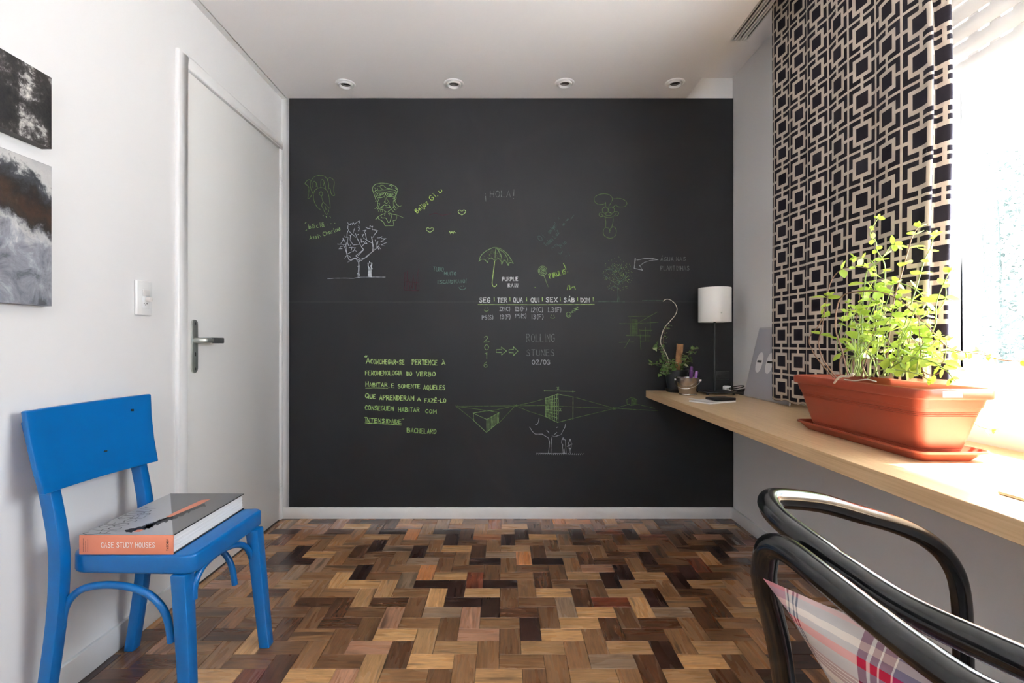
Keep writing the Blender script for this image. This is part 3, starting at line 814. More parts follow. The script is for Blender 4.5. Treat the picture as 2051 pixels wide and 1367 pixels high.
O_ = [(2, 6), (0.7, 5.4), (0, 3.8), (0, 2.2), (0.7, 0.6), (2, 0), (3.3, 0.6), (4, 2.2), (4, 3.8), (3.3, 5.4), (2, 6)]
FONT = {
 'A': [[(0, 0), (2, 6), (4, 0)], [(0.7, 2), (3.3, 2)]],
 'B': [[(0, 0), (0, 6), (2.6, 5.8), (3.4, 4.8), (2.6, 3.4), (0, 3.1)], [(2.6, 3.3), (3.9, 2.2), (3.4, 0.6), (2.2, 0), (0, 0)]],
 'C': [[(3.8, 5.2), (2.6, 6), (1, 5.6), (0, 3.8), (0, 2.2), (1, 0.4), (2.6, 0), (3.8, 0.7)]],
 'D': [[(0, 0), (0, 6), (2.4, 5.5), (3.8, 3.8), (3.8, 2.2), (2.4, 0.4), (0, 0)]],
 'E': [[(3.6, 6), (0, 6), (0, 0), (3.8, 0)], [(0, 3.1), (3, 3.2)]],
 'F': [[(3.8, 6), (0, 6), (0, 0)], [(0, 3.1), (3, 3.2)]],
 'G': [[(3.8, 5.3), (2.4, 6), (0.8, 5.4), (0, 3.6), (0.2, 1.4), (1.6, 0), (3.2, 0.4), (3.9, 1.6), (3.9, 2.8), (2.4, 2.8)]],
 'H': [[(0, 0), (0, 6)], [(4, 0), (4, 6)], [(0, 3.2), (4, 3.0)]],
 'I': [[(1, 0), (1, 6)]],
 'J': [[(3, 6), (3, 1.2), (2, 0), (0.6, 0.4), (0, 1.6)]],
 'K': [[(0, 0), (0, 6)], [(3.8, 6), (0, 2.6)], [(1.2, 3.6), (4, 0)]],
 'L': [[(0, 6), (0, 0), (3.6, 0)]],
 'M': [[(0, 0), (0.3, 6), (2.2, 2), (4.2, 6), (4.6, 0)]],
 'N': [[(0, 0), (0, 6), (3.8, 0), (3.8, 6)]],
 'O': [O_],
 'P': [[(0, 0), (0, 6), (2.6, 5.9), (3.7, 4.6), (2.8, 3.2), (0, 2.8)]],
 'Q': [O_, [(2.2, 1.8), (4.2, -0.6)]],
 'R': [[(0, 0), (0, 6), (2.6, 5.9), (3.6, 4.7), (2.6, 3.3), (0, 3)], [(1.4, 3), (4, 0)]],
 'S': [[(3.6, 5.2), (2.4, 6), (0.8, 5.6), (0.2, 4.4), (1.2, 3.4), (3, 2.7), (3.8, 1.5), (2.8, 0.2), (1.2, 0), (0, 0.9)]],
 'T': [[(0, 6), (4, 6)], [(2, 6), (2, 0)]],
 'U': [[(0, 6), (0, 1.6), (1, 0.1), (2.8, 0), (3.8, 1.4), (3.8, 6)]],
 'V': [[(0, 6), (2, 0), (4, 6)]],
 'W': [[(0, 6), (1.2, 0), (2.4, 4), (3.6, 0), (4.8, 6)]],
 'X': [[(0, 0), (4, 6)], [(0, 6), (4, 0)]],
 'Y': [[(0, 6), (2, 3), (4, 6)], [(2, 3), (2, 0)]],
 'Z': [[(0, 6), (3.8, 6), (0, 0), (4, 0)]],
 '0': [O_], '1': [[(0.6, 4.8), (2, 6), (2, 0)]],
 '2': [[(0.2, 4.6), (1, 5.8), (2.6, 6), (3.6, 4.9), (3, 3.2), (0, 0), (4, 0)]],
 '3': [[(0.2, 5.4), (1.8, 6), (3.4, 5.2), (3.2, 3.8), (1.6, 3.2), (3.4, 2.6), (3.8, 1.2), (2.4, 0), (0.2, 0.5)]],
 '5': [[(3.6, 6), (0.6, 6), (0.4, 3.4), (2.2, 3.7), (3.7, 2.6), (3.4, 0.8), (2, 0), (0.2, 0.5)]],
 '6': [[(3, 6), (1, 4.4), (0, 2.2), (0.6, 0.4), (2.2, 0), (3.6, 1), (3.4, 2.6), (2, 3.2), (0.3, 2.2)]],
 '(': [[(2, 6.6), (1, 4.6), (1, 1.4), (2, -0.6)]], ')': [[(0, 6.6), (1, 4.6), (1, 1.4), (0, -0.6)]],
 '/': [[(0, -0.5), (3, 6.5)]], '-': [[(0, 3), (3, 3)]], '.': [[(0.4, 0)]], ',': [[(0.8, 0.4), (0.2, -1.2)]],
 '!': [[(1.4, 6.6), (1, 2)], [(0.8, 0)]], '^i': [[(1, 5), (1, 0)], [(1, 7)]],
 'i': [[(1, 4.2), (1, 0)], [(1, 5.8)]], 'e': [[(0.2, 2), (3, 2.4), (2.4, 3.9), (1, 3.8), (0, 2), (1, 0.1), (3, 0.6)]],
 'j': [[(1.4, 4), (1.4, -1), (0.4, -2), (-0.6, -1.2)], [(1.4, 5.8)]], 'o': [[(1.5, 4), (0.1, 2.8), (0.2, 0.8), (1.5, 0), (2.8, 0.9), (2.8, 3), (1.5, 4)]],
 's': [[(2.5, 3.6), (1, 4), (0.4, 3), (2.2, 1.6), (2, 0.2), (0.2, 0.2)]], 'a': [[(2.6, 3.6), (1, 4), (0, 2), (0.8, 0), (2.4, 1), (2.7, 3.8), (2.8, 0.6), (3.4, 0)]],
 'c': [[(2.6, 3.4), (1.4, 4), (0.1, 2.4), (0.8, 0.2), (2.6, 0.5)]], 'h': [[(0, 6), (0, 0)], [(0, 2.6), (1.4, 4), (2.6, 3), (2.8, 0)]], 'r': [[(0, 4), (0, 0)], [(0, 2.4), (1, 3.8), (2, 3.8)]],
 'l': [[(0.8, 6), (0.6, 0.6), (1.4, 0)]], 'u': [[(0, 4), (0.2, 0.8), (1.4, 0), (2.6, 1.4), (2.8, 4), (2.8, 0)]], 'w': [[(0, 4), (1, 0.2), (2.2, 3), (3.2, 0.2), (4.4, 4)]],
 'm': [[(0, 0), (0.2, 4), (1, 3.6), (2, 0.6), (2.4, 3.6), (3.4, 3.4), (4, 0)]], 'n': [[(0, 0), (0.1, 4), (1.6, 3.8), (2.6, 2.6), (2.7, 0)]], 'd': [[(2.8, 6), (2.8, 0)], [(2.7, 2), (1.4, 4), (0, 2), (1.2, 0), (2.7, 1.6)]],
 'b': [[(0, 6), (0, 0), (1.6, 0), (2.8, 1.4), (2, 3.4), (0, 2.6)]], 'g': [[(2.7, 3.6), (1, 4), (0, 2.2), (1, 0.4), (2.6, 1.4), (2.7, 3.8), (2.6, -1), (1, -2), (0, -1)]], 't': [[(1, 6), (1, 0.4), (2, 0)], [(0, 4), (2.4, 4)]],
 'v': [[(0, 4), (1.4, 0), (2.8, 4)]], 'p': [[(0, 4), (0, -2)], [(0, 3), (1.6, 4), (2.8, 2.4), (1.6, 0.2), (0, 0.8)]], 'q': O_ and [[(2.6, 4), (2.6, -2)], [(2.6, 3), (1, 4), (0, 2), (1, 0.2), (2.6, 1)]],
}
ACC = {'Á': ('A', [[(2, 7), (3.2, 8.4)]]), 'À': ('A', [[(1, 8.4), (2.2, 7)]]), 'Ê': ('E', [[(0.8, 7), (2, 8.3), (3.2, 7)]]), 'é': ('e', [[(1.4, 5), (2.4, 6)]]), 'ā': ('a', [[(0.4, 5.4), (2.8, 5.6)]]), '¡': ('!', None)}
def text(s, x, y, wd, ht, ang=0.0, jit=0.16, seed=1):
    """polylines of hand lettering: (x, y) = lower left, wd = whole width, ht = cap height, in pixels"""
    r = random.Random(seed + len(s))
    adv, out, cx = [], [], 0.0
    for ch in s:
        if ch == ' ': cx += 3.4; continue
        base = ch; extra = []
        if ch in ACC:
            base, ex = ACC[ch]; extra = ex or []
        g = FONT.get(base, FONT.get(base.upper(), []))
        w_ = max([p[0] for l in g for p in l] + [1.0])
        sh_ = r.uniform(-jit, jit)
        for l in g + extra:
            q = [((a + r.uniform(-jit, jit) * .5), (b_ + sh_ + r.uniform(-jit, jit) * .5)) for a, b_ in l]
            if ch == '¡': q = [(a, 4.6 - b_) for a, b_ in q]
            out.append([(cx + a, b_) for a, b_ in q])
        cx += w_ + 1.9
    tot = cx - 1.9; sx, sy = wd / tot, ht / 6.0
    ca, sa = math.cos(math.radians(ang)), math.sin(math.radians(ang))
    res = []
    for l in out:
        res.append([(x + a * sx * ca - b_ * sy * sa * 1.0, y - (a * sx * sa + b_ * sy * ca)) for a, b_ in l])
    return res

def T(ox, oy, s, lines):
    return [[(ox + a / s, oy + b_ / s) for a, b_ in l] for l in lines]
def TS(ox, oy, sc, *specs):           # text lines given in crop coordinates: (string, x0, x1, ytop, ybottom)
    out = []
    for i, sp in enumerate(specs):
        s, x0, x1, yt, yb = sp[:5]
        out += text(s, ox + x0 / sc, oy + yb / sc, (x1 - x0) / sc, (yb - yt) / sc, sp[5] if len(sp) > 5 else 0, seed=i * 7 + 3)
    return out

W1 = 'chalk_writing'; D1 = 'chalk_drawing'
A5 = (700, 560, 3.418)
chalk(W1, 'white chalk row of weekday names with timetable codes', WHITE, TS(*A5, ('SEG', 890, 962, 123, 155), ('TER', 1013, 1078, 124, 155), ('QUA', 1122, 1185, 123, 154), ('QUI', 1242, 1297, 124, 154), ('SEX', 1346, 1422, 122, 152), ('SÁB', 1468, 1540, 124, 152), ('DOM', 1584, 1642, 124, 153)), 1.9)
chalk(W1, 'white chalk timetable codes under the weekday names', WHITE2, TS(*A5, ('I2(C)', 1028, 1097, 186, 212), ('I3(F)', 1135, 1212, 186, 213), ('I2(C)', 1243, 1322, 190, 220), ('I 3(F)', 1358, 1447, 190, 220), ('P5(S)', 908, 982, 244, 272), ('I3(F)', 1030, 1100, 240, 268), ('P5(S)', 1137, 1208, 234, 262), ('I3(F)', 1245, 1325, 238, 268)) + T(*A5, [[(1027, 186), (1045, 186)], [(1027, 212), (1045, 212)], [(1135, 186), (1152, 186)], [(1135, 213), (1152, 213)], [(1243, 220), (1262, 220)], [(1358, 220), (1376, 220)]]), 1.5)
chalk(D1, 'lime chalk line and ticks ruling the weekday table', LIME, T(*A5, [[(880, 170), (1300, 171), (1676, 169)]] + [[(x, 121), (x + 1, 146)] for x in (990, 1098, 1212, 1320, 1442, 1560, 1668)]), 1.9)
chalk(D1, 'small lime chalk smiling faces in the weekday table', LIME2, T(*A5, [circ(937, 203, 15, 12, 10, 170, 8), [(928, 192), (929, 196)], [(946, 192), (947, 196)], circ(1391, 253, 14, 11, 10, 170, 8), [(1383, 242)], [(1399, 242)], circ(1500, 239, 17), circ(1501, 240, 9, 7, 10, 170, 6), [(1494, 233), (1494, 238)], [(1506, 233), (1506, 238)]]) + TS(*A5, ('Z', 1520, 1533, 208, 222), ('Z', 1536, 1548, 198, 213), ('Z', 1550, 1565, 187, 203)), 1.4, True, 4)
chalk(W1, 'lime chalk year 2016 written top to bottom', LIME2, TS(*A5, ('2', 922, 950, 386, 424), ('0', 926, 952, 444, 480), ('1', 920, 940, 497, 537), ('6', 920, 942, 562, 598)) + T(*A5, [[(918, 427), (957, 424)]]), 1.5)
def arrow(x0, x1, yc, h):
    xm = x0 + (x1 - x0) * 0.5
    return [(x0, yc - h * .35), (xm, yc - h * .4), (xm - 2, yc - h), (x1, yc), (xm, yc + h), (xm, yc + h * .4), (x0, yc + h * .35), (x0, yc - h * .35)]
chalk(D1, 'lime outline arrow pointing right', LIME2, T(*A5, [arrow(1005, 1075, 487, 27), arrow(1092, 1153, 488, 30)]), 1.4, False, 1.0)
chalk(W1, 'faint grey chalk words ROLLING STUNES', GREY3, TS(*A5, ('ROLLING', 1213, 1403, 372, 424), ('STUNES', 1213, 1400, 478, 520)), 1.6)
chalk(W1, 'white chalk date 02/03', WHITE2, TS(*A5, ('02/03', 1250, 1372, 548, 578)), 1.5)
Q5 = (720, 700, 7.595)
chalk(W1, 'green chalk quotation in capitals, upper lines', LIME, TS(*Q5, ('A', 103, 158, 118, 207, -1), ('CONCHEGAR-SE', 172, 678, 145, 210, -1.5), ('PERTENCE', 802, 1180, 150, 222, -1.5), ('À', 1255, 1303, 172, 225), ('FENOMENOLOGIA', 92, 645, 322, 384), ('DO', 722, 795, 335, 393), ('VERBO', 866, 1152, 335, 397, -1),
      ('H', 97, 135, 485, 558), ('ABITAR', 150, 422, 505, 560), ('E', 488, 527, 515, 577), (',', 440, 455, 540, 575), ('SOMENTE', 588, 920, 527, 582), ('AQUELES', 976, 1300, 540, 605, -0.5),
      ('Q', 92, 145, 668, 732), ('UE', 160, 240, 680, 740), ('APRENDERAM', 307, 826, 690, 760, -1.5), ('A', 880, 932, 728, 780), ('FAZÊ-LO', 992, 1313, 745, 802)) + T(*Q5, [[(82, 108), (100, 88)], [(97, 118), (118, 92)], [(95, 583), (260, 580), (426, 584)]]), 2.0)
chalk(W1, 'paler green chalk last lines of the quotation', (0.27, 0.42, 0.14), TS(*Q5, ('CONSEGUEM', 87, 515, 848, 912, -2), ('HABITAR', 592, 910, 878, 940, -1), ('COM', 1006, 1168, 908, 962, -2), ('INTENSIDADE', 87, 635, 1040, 1098, -2.5), ('B', 725, 770, 1188, 1255), ('ACHELARD', 785, 1165, 1195, 1262, -2)) + T(*Q5, [[(85, 1112), (360, 1125), (636, 1144)], [(655, 1050), (672, 1053), (660, 1060)], [(82, 1028), (115, 1030)]]), 1.8)
B4 = (940, 320, 4.272)
chalk(W1, 'white chalk words PURPLE RAIN beside the umbrella', WHITE, TS(*B4, ('PURPLE', 282, 415, 1003, 1034), ('RAIN', 332, 415, 1058, 1088)), 1.8)
chalk(W1, 'faint grey chalk greeting ¡HOLA!', GREY3, TS(*B4, ('¡', 132, 142, 278, 338), ('HOLA', 178, 352, 265, 318), ('!', 372, 382, 258, 330)), 1.4)
umb = [[(82, 868), (100, 820), (140, 782), (185, 758), (225, 748), (275, 765), (325, 805), (355, 850), (377, 885)],
       [(82, 868), (105, 850), (135, 855), (155, 877), (165, 850), (190, 840), (220, 860), (245, 845), (268, 860), (278, 893), (290, 865), (310, 862), (333, 903), (345, 878), (377, 885)],
       [(228, 750), (255, 785), (275, 830), (278, 885)], [(228, 750), (222, 800), (220, 860)], [(228, 750), (290, 790), (325, 840), (333, 900)]]
chalk(D1, 'lime chalk open umbrella', LIME2, T(*B4, umb), 1.4, True)
chalk(D1, 'lime chalk umbrella handle', (0.38, 0.52, 0.16), T(*B4, [[(216, 868), (210, 930), (202, 990), (195, 1050), (200, 1075), (214, 1085), (230, 1075), (232, 1063)]]), 2.0, True)
rr = random.Random(5); dots = []
while len(dots) < 90:
    x, y = rr.uniform(95, 360), rr.uniform(762, 865)
    if y > 760 + ((x - 225) / 135) ** 2 * 85 and y < 852 + (20 if x > 280 else -5): dots.append([(x, y), (x + 2, y + 2)])
chalk(D1, 'lime chalk specks filling the umbrella', LIME3, T(*B4, dots), 1.1)
chalk(D1, 'lime chalk lollipop of rings on a stick', LIME2, T(*B4, [circ(627, 948, 37, 40), circ(627, 948, 25, 27), circ(628, 946, 14, 15), circ(630, 944, 5), [(637, 985), (655, 1035), (675, 1087)]]), 1.3, True)
chalk(W1, 'lime chalk word PIRULIS slanting upward', (0.26, 0.42, 0.10), TS(*B4, ('PIRULIS', 690, 835, 975, 1014, 17)) + T(*B4, [[(805, 885), (828, 935)], [(842, 958)], [(562, 1090)], [(838, 1112), (845, 1075), (858, 1072), (862, 1108), (880, 1088), (900, 1085), (907, 1110)]]), 1.7)
chalk(W1, 'faint teal chalk slanting message in loose script', TEAL2, TS(*B4, ('Oiê', 612, 680, 650, 700, 42), ('amigos!', 690, 790, 600, 632, 50), ('Tenham', 660, 740, 705, 742, 42), ('Luz', 735, 800, 640, 672, 50), ('em', 805, 880, 545, 565, 50), ('no', 712, 770, 740, 768, 40), ('Rio', 785, 850, 722, 752, 42)) + T(*B4, [[(760, 488), (768, 505)], [(765, 795), (780, 808), (795, 780)], [(845, 790), (860, 820)], [(825, 828), (835, 818)], [(870, 505), (895, 472)]]), 1.3)
rab = [[(1190, 405), (1215, 360), (1228, 335)], [(1228, 335), (1205, 303), (1160, 290), (1105, 298), (1070, 325), (1075, 360), (1110, 382), (1165, 375)], [(1228, 335), (1270, 328), (1320, 340), (1348, 370), (1330, 398), (1280, 402), (1250, 385)], [(1165, 362), (1168, 400)], [(1250, 385), (1225, 412)],
       circ(1163, 430, 26, 27), circ(1216, 430, 26, 27), circ(1190, 462, 30, 14), [(1184, 430)], [(1198, 430)],
       [(1128, 460), (1150, 482), (1190, 494), (1232, 484), (1258, 455)], [(1150, 452), (1125, 448), (1110, 465), (1120, 486), (1150, 482)], [(1240, 445), (1268, 445), (1278, 462), (1262, 478), (1240, 480)],
       [(1160, 488), (1168, 530), (1166, 578)], [(1230, 490), (1228, 535), (1218, 578)], [(1166, 578), (1148, 600), (1150, 640), (1180, 665), (1220, 668), (1250, 645), (1258, 605), (1240, 575), (1218, 578), (1200, 600), (1202, 625)], [(1166, 578), (1192, 585), (1205, 605)]]
chalk(D1, 'green chalk long-eared cartoon animal', LIME3, T(*B4, rab), 1.3, True)
rr = random.Random(9); dots = []
while len(dots) < 230:
    x, y = rr.gauss(1270, 75), rr.gauss(985, 85)
    if ((x - 1268) / 132) ** 2 + ((y - 975) / 152) ** 2 < 1: dots.append([(x, y), (x + 3, y + 2)])
chalk(D1, 'yellow-green chalk dots forming a tree crown', (0.15, 0.22, 0.08), T(*B4, dots), 1.1)
chalk(D1, 'grey-green chalk trunk and branches of the dotted tree', (0.075, 0.12, 0.09), T(*B4, [[(1268, 1210), (1272, 1140), (1268, 1095)], [(1282, 1210), (1280, 1165)], [(1268, 1095), (1275, 1070), (1222, 1038)], [(1275, 1070), (1290, 1045), (1245, 985), (1220, 940), (1230, 890)], [(1220, 940), (1170, 936)], [(1240, 942), (1280, 946), (1300, 920)], [(1268, 1095), (1230, 1082), (1190, 1105)], [(1290, 1045), (1330, 1010), (1350, 960)], [(1150, 985), (1200, 1020)], [(1105, 1213), (1280, 1213), (1330, 1214)], [(1480, 1202), (1600, 1202), (1655, 1202)]]), 1.2)
chalk(D1, 'grey chalk curved arrow', WHITE2, T(*B4, [[(1615, 853), (1560, 842), (1500, 843), (1435, 857), (1420, 843), (1410, 928), (1484, 943), (1457, 905), (1500, 876), (1550, 860), (1615, 853)]]), 1.3)
chalk(W1, 'faint grey chalk words beside the curved arrow', GREY3, TS(*B4, ('ÁGUA', 1637, 1745, 832, 865), ('NAS', 1770, 1850, 832, 862), ('PLANTINHAS', 1637, 1880, 908, 945)), 1.4)
D3 = (590, 340, 8.545)
dog = [[(325, 415), (290, 350), (268, 270), (280, 195), (330, 125), (400, 98), (465, 95), (525, 120), (565, 175), (585, 240), (580, 330)],
       [(285, 185), (245, 168), (205, 195), (180, 238), (215, 262), (242, 300), (245, 390), (228, 488), (262, 478), (295, 425), (300, 380)], [(562, 165), (600, 135), (650, 155), (682, 210), (672, 300), (672, 370), (690, 430), (655, 438), (625, 395), (612, 330), (590, 315)],
       [(325, 415), (350, 350), (410, 312), (470, 305), (530, 330), (570, 385), (592, 470), (605, 560), (612, 640), (595, 660)], [(325, 415), (325, 480), (345, 560), (390, 640), (440, 678)],
       [(315, 300), (312, 230), (340, 195), (370, 225), (385, 290)], [(450, 300), (450, 200), (475, 165), (505, 200), (530, 310)], [(370, 285), (375, 240), (400, 312)], [(495, 270), (510, 222), (530, 322)],
       [(420, 410), (450, 370), (478, 400), (462, 450), (420, 410)], [(462, 450), (488, 550)], [(488, 550), (465, 610), (490, 660), (520, 730), (550, 765), (575, 735)], [(488, 550), (540, 600), (595, 655)], [(520, 620), (540, 680)], [(578, 670), (585, 715)]]
chalk(D1, 'green chalk dog head with drooping ears', LIME3, T(*D3, dog), 1.3, True)
chalk(W1, 'green chalk scribbled signature under the dog', LIME2, TS(*D3, ('bāciā', 250, 515, 935, 1010, 8), ('Assi', 260, 410, 1130, 1190, 8), ('Charlou', 500, 800, 1068, 1135, 20)) + T(*D3, [[(570, 945)], [(625, 920)], [(690, 912)], [(430, 1120)], [(445, 1140)], [(485, 775), (495, 790)], [(540, 800), (552, 818)], [(605, 795), (620, 820)], [(180, 912), (198, 900)], [(188, 1045), (210, 1028)]]), 1.5)
F2 = (730, 350, 11.39)
face = [[(240, 500), (205, 400), (182, 330), (200, 265), (260, 215), (360, 190), (480, 195), (600, 220), (700, 260), (745, 310), (760, 360), (745, 395)], [(230, 390), (270, 355), (400, 352), (540, 335), (640, 340), (720, 370), (745, 400)], [(745, 380), (720, 480), (690, 540), (660, 620), (665, 730), (600, 790), (550, 830), (530, 850)],
        [(220, 300), (255, 310), (250, 360), (232, 395)], [(300, 258), (350, 262), (385, 315), (430, 330)], [(365, 238), (430, 240), (480, 290), (540, 315), (590, 305)], [(560, 250), (600, 238), (630, 290), (630, 345)], [(700, 295), (740, 330)], [(295, 300), (300, 350)],
        [(255, 440), (280, 395), (340, 380), (410, 395), (460, 400), (480, 430), (460, 480), (400, 515), (320, 520), (275, 490), (255, 440)], [(482, 440), (500, 400), (550, 382), (620, 385), (690, 400), (715, 450), (690, 490), (600, 500), (520, 490), (482, 450)],
        [(295, 440), (330, 410), (380, 425), (440, 430), (390, 460), (340, 485), (300, 465), (295, 440)], [(525, 430), (580, 420), (640, 425), (650, 460), (590, 480), (545, 470), (525, 430)], [(340, 430), (360, 455), (375, 430), (385, 460)], [(560, 430), (580, 460), (600, 430), (620, 460)],
        [(455, 490), (475, 540), (470, 590), (445, 635)], [(505, 500), (510, 560), (540, 590), (570, 650)], [(470, 600), (480, 645), (515, 655), (530, 625)],
        [(370, 742), (430, 705), (465, 680), (495, 705), (545, 685), (590, 742), (520, 755), (430, 758), (370, 742)], [(245, 520), (255, 560), (270, 600), (250, 610)], [(290, 530), (325, 570), (300, 620), (310, 720), (340, 775), (430, 795), (470, 830), (515, 855)],
        [(310, 650), (350, 655), (320, 740)], [(650, 545), (690, 510), (725, 515), (715, 560), (680, 580), (690, 530)], [(690, 590), (740, 680), (800, 720), (840, 705)], [(670, 680), (720, 755), (770, 755)], [(660, 740), (700, 800), (730, 800)], [(620, 790), (650, 830), (675, 835)],
        [(300, 680), (280, 750), (230, 770)], [(320, 760), (290, 790)], [(330, 800), (320, 835)], [(375, 800), (365, 840)], [(420, 805), (405, 850)], [(465, 820), (470, 880), (400, 905), (315, 955), (255, 1020)], [(470, 880), (460, 930)],
        [(315, 955), (320, 1000), (420, 1065), (455, 1120), (475, 1160), (560, 1158), (660, 1155), (668, 1100), (655, 1045), (710, 1035), (738, 970), (720, 910)], [(390, 905), (378, 945), (410, 985), (480, 985), (515, 1030), (545, 1088), (580, 1070), (610, 980), (625, 900), (560, 870), (550, 890), (580, 920)], [(560, 870), (640, 895), (720, 910), (800, 940), (880, 975)]]
chalk(D1, 'lime chalk portrait of a person in a cap and glasses', LIME2, T(*F2, face), 1.35, True)
C3 = (570, 320, 4.271)
chalk(W1, 'lime chalk slanting words Beijos Gi', (0.36, 0.50, 0.12), TS(*C3, ('Beijos', 1135, 1260, 420, 456, 40), ('Gi.', 1258, 1330, 308, 352, 40)) + T(*C3, [circ(1332, 265, 13, 13, -60, 130, 8), [(1318, 268)], [(1326, 280)]]), 1.7)
heart = [(0, 1), (-0.9, 0.1), (-0.95, -0.6), (-0.5, -0.95), (0, -0.4), (0.5, -1), (1, -0.55), (0.8, 0.2), (0, 1)]
def hrt(cx, cy, w, h): return [(cx + a * w, cy + b_ * h) for a, b_ in heart]
chalk(D1, 'lime chalk heart on the right', LIME, T(*C3, [hrt(1517, 450, 32, 22)]), 1.5, True)
chalk(D1, 'lime chalk heart lower down', LIME, T(*C3, [hrt(1244, 600, 31, 21)]), 1.5, True)
chalk(W1, 'lime chalk initial', LIME, TS(*C3, ('w', 1412, 1452, 600, 630), ('.', 1462, 1466, 610, 624)), 1.8)
chalk(W1, 'teal chalk words TUDO MUITO with a smile', TEAL, TS(*C3, ('TUDO', 1272, 1358, 914, 950, -3), ('MUITO', 1367, 1466, 957, 985, -1), ('ESCANDINAVO!', 1312, 1555, 1030, 1060, 2)) + T(*C3, [circ(1522, 1085, 30, 24, 10, 170, 10), [(1510, 1078), (1511, 1084)], [(1532, 1076), (1533, 1082)]]), 1.5)
chalk(D1, 'faint maroon rubbed-out sketch', MAROON, T(*C3, [[(1030, 960), (1025, 1115), (1150, 1118)], [(1050, 950), (1045, 1110)], [(1075, 1110), (1060, 1020), (1090, 1100), (1100, 980), (1120, 1110), (1145, 930), (1150, 1110)], [(1030, 1040), (1140, 1050)], [(1240, 470), (1290, 455), (1350, 475), (1420, 460)]]), 2.0)
T3 = (650, 430, 9.764)
tree = [[(62, 1245), (200, 1237), (420, 1236), (570, 1240), (630, 1228), (720, 1218), (1000, 1216), (1188, 1218)], [(655, 1215), (660, 1100), (668, 1000), (665, 930)], [(700, 1218), (675, 1140), (680, 1000), (672, 920)], [(640, 1155), (655, 1140)], [(645, 1018), (660, 1000)], [(665, 930), (620, 870), (600, 850), (540, 880), (455, 925)], [(640, 905), (660, 880), (600, 840), (480, 885), (440, 775), (400, 640), (370, 595)],
        [(440, 775), (420, 600), (400, 520), (360, 455)], [(400, 640), (425, 580), (440, 530)], [(440, 770), (550, 715)], [(440, 790), (395, 850)], [(450, 790), (515, 830)], [(610, 805), (680, 850), (705, 870), (670, 905)], [(610, 800), (760, 685), (720, 620), (680, 540), (640, 460), (605, 365)], [(655, 800), (770, 680), (735, 635)], [(690, 575), (560, 590), (500, 490), (510, 400), (480, 405)], [(615, 440), (540, 380), (490, 330)], [(540, 380), (515, 400)], [(565, 360), (585, 265)], [(725, 625), (790, 555), (835, 570)],
        [(670, 925), (800, 840), (840, 815), (940, 715), (940, 540), (915, 425)], [(705, 870), (800, 835), (830, 800), (950, 710), (1040, 635)], [(970, 680), (945, 560), (925, 430)], [(960, 690), (940, 600)], [(940, 560), (820, 490), (760, 450)], [(825, 480), (795, 355)], [(1040, 640), (1010, 545), (990, 490)], [(1020, 640), (1045, 520)], [(1040, 640), (1075, 580)], [(1040, 640), (1070, 685)], [(1060, 620), (1095, 665)],
        [(455, 150), (470, 190), (500, 195), (520, 165), (545, 185), (560, 150), (590, 185), (620, 155), (680, 120), (690, 150), (670, 165)], [(665, 215), (680, 240), (655, 250), (690, 260), (660, 320), (700, 315)], [(660, 380), (645, 395)], [(460, 210), (455, 270), (475, 290), (445, 350), (440, 430), (465, 450)], [(380, 405), (385, 430), (440, 440)], [(370, 480), (320, 560)], [(255, 572), (330, 575), (390, 582)], [(375, 610), (320, 620), (280, 665), (345, 660)],
        [(750, 315), (815, 300), (780, 345)], [(805, 240), (850, 268), (895, 265)], [(885, 240), (890, 205), (915, 235), (945, 225)], [(930, 235), (935, 290), (1000, 300), (1040, 310), (990, 370), (945, 440)], [(730, 390), (765, 378), (740, 430)], [(715, 465), (725, 540), (765, 520), (775, 545), (800, 525), (830, 560)], [(1030, 450), (1080, 450), (1125, 425), (1115, 465), (1205, 460), (1105, 520), (1215, 545), (1105, 590), (1180, 610)],
        [(480, 640), (540, 635), (520, 700)], [(560, 640), (605, 640), (560, 720)], [(580, 690), (630, 715)], [(460, 450), (450, 540), (470, 600)], [(500, 600), (520, 575)]]
chalk(D1, 'grey-white chalk tree with jagged crown', (0.36, 0.37, 0.42), T(*T3, tree), 1.3)
chalk(D1, 'white chalk couple standing under the tree', (0.48, 0.50, 0.55), T(*T3, [[(880, 905), (882, 930)], [(845, 945), (925, 940)], [(855, 950), (855, 1000), (875, 1030)], [(920, 945), (905, 1000), (920, 1060)], [(930, 950), (915, 1020), (940, 1060)], [(865, 1020), (862, 1210), (885, 1205)], [(880, 1040), (878, 1205)], [(895, 1050), (898, 1210)], [(912, 1040), (915, 1215)], [(905, 1060), (906, 1205)]]), 1.8)
G6 = (1050, 770, 9.113)
cube = [[(360, 112), (640, 116), (930, 124)], [(888, 100), (888, 142)], [(372, 102), (372, 122)], [(598, 45), (635, 85)], [(630, 42), (600, 88)], [(640, 425), (672, 482)], [(672, 430), (640, 480)], [(610, 165), (625, 330), (620, 500), (615, 690)], [(610, 170), (890, 220), (888, 630)], [(610, 170), (385, 245), (390, 400), (385, 580), (605, 688), (890, 615)]]
for i, x in enumerate((400, 415, 435, 465, 490, 520, 552, 590)):
    t = (x - 385) / 225.0
    cube.append([(x, 245 - t * 72), (x + 6, 400), (x, 585 + t * 98)])
for t in (0.14, 0.28, 0.44, 0.6, 0.72, 0.86):
    ya, yb = 245 + (580 - 245) * t, 172 + (685 - 172) * t
    cube.append([(390, ya), (620, yb)])
chalk(D1, 'green chalk perspective box with gridded side', LIME2, T(*G6, cube), 1.3)
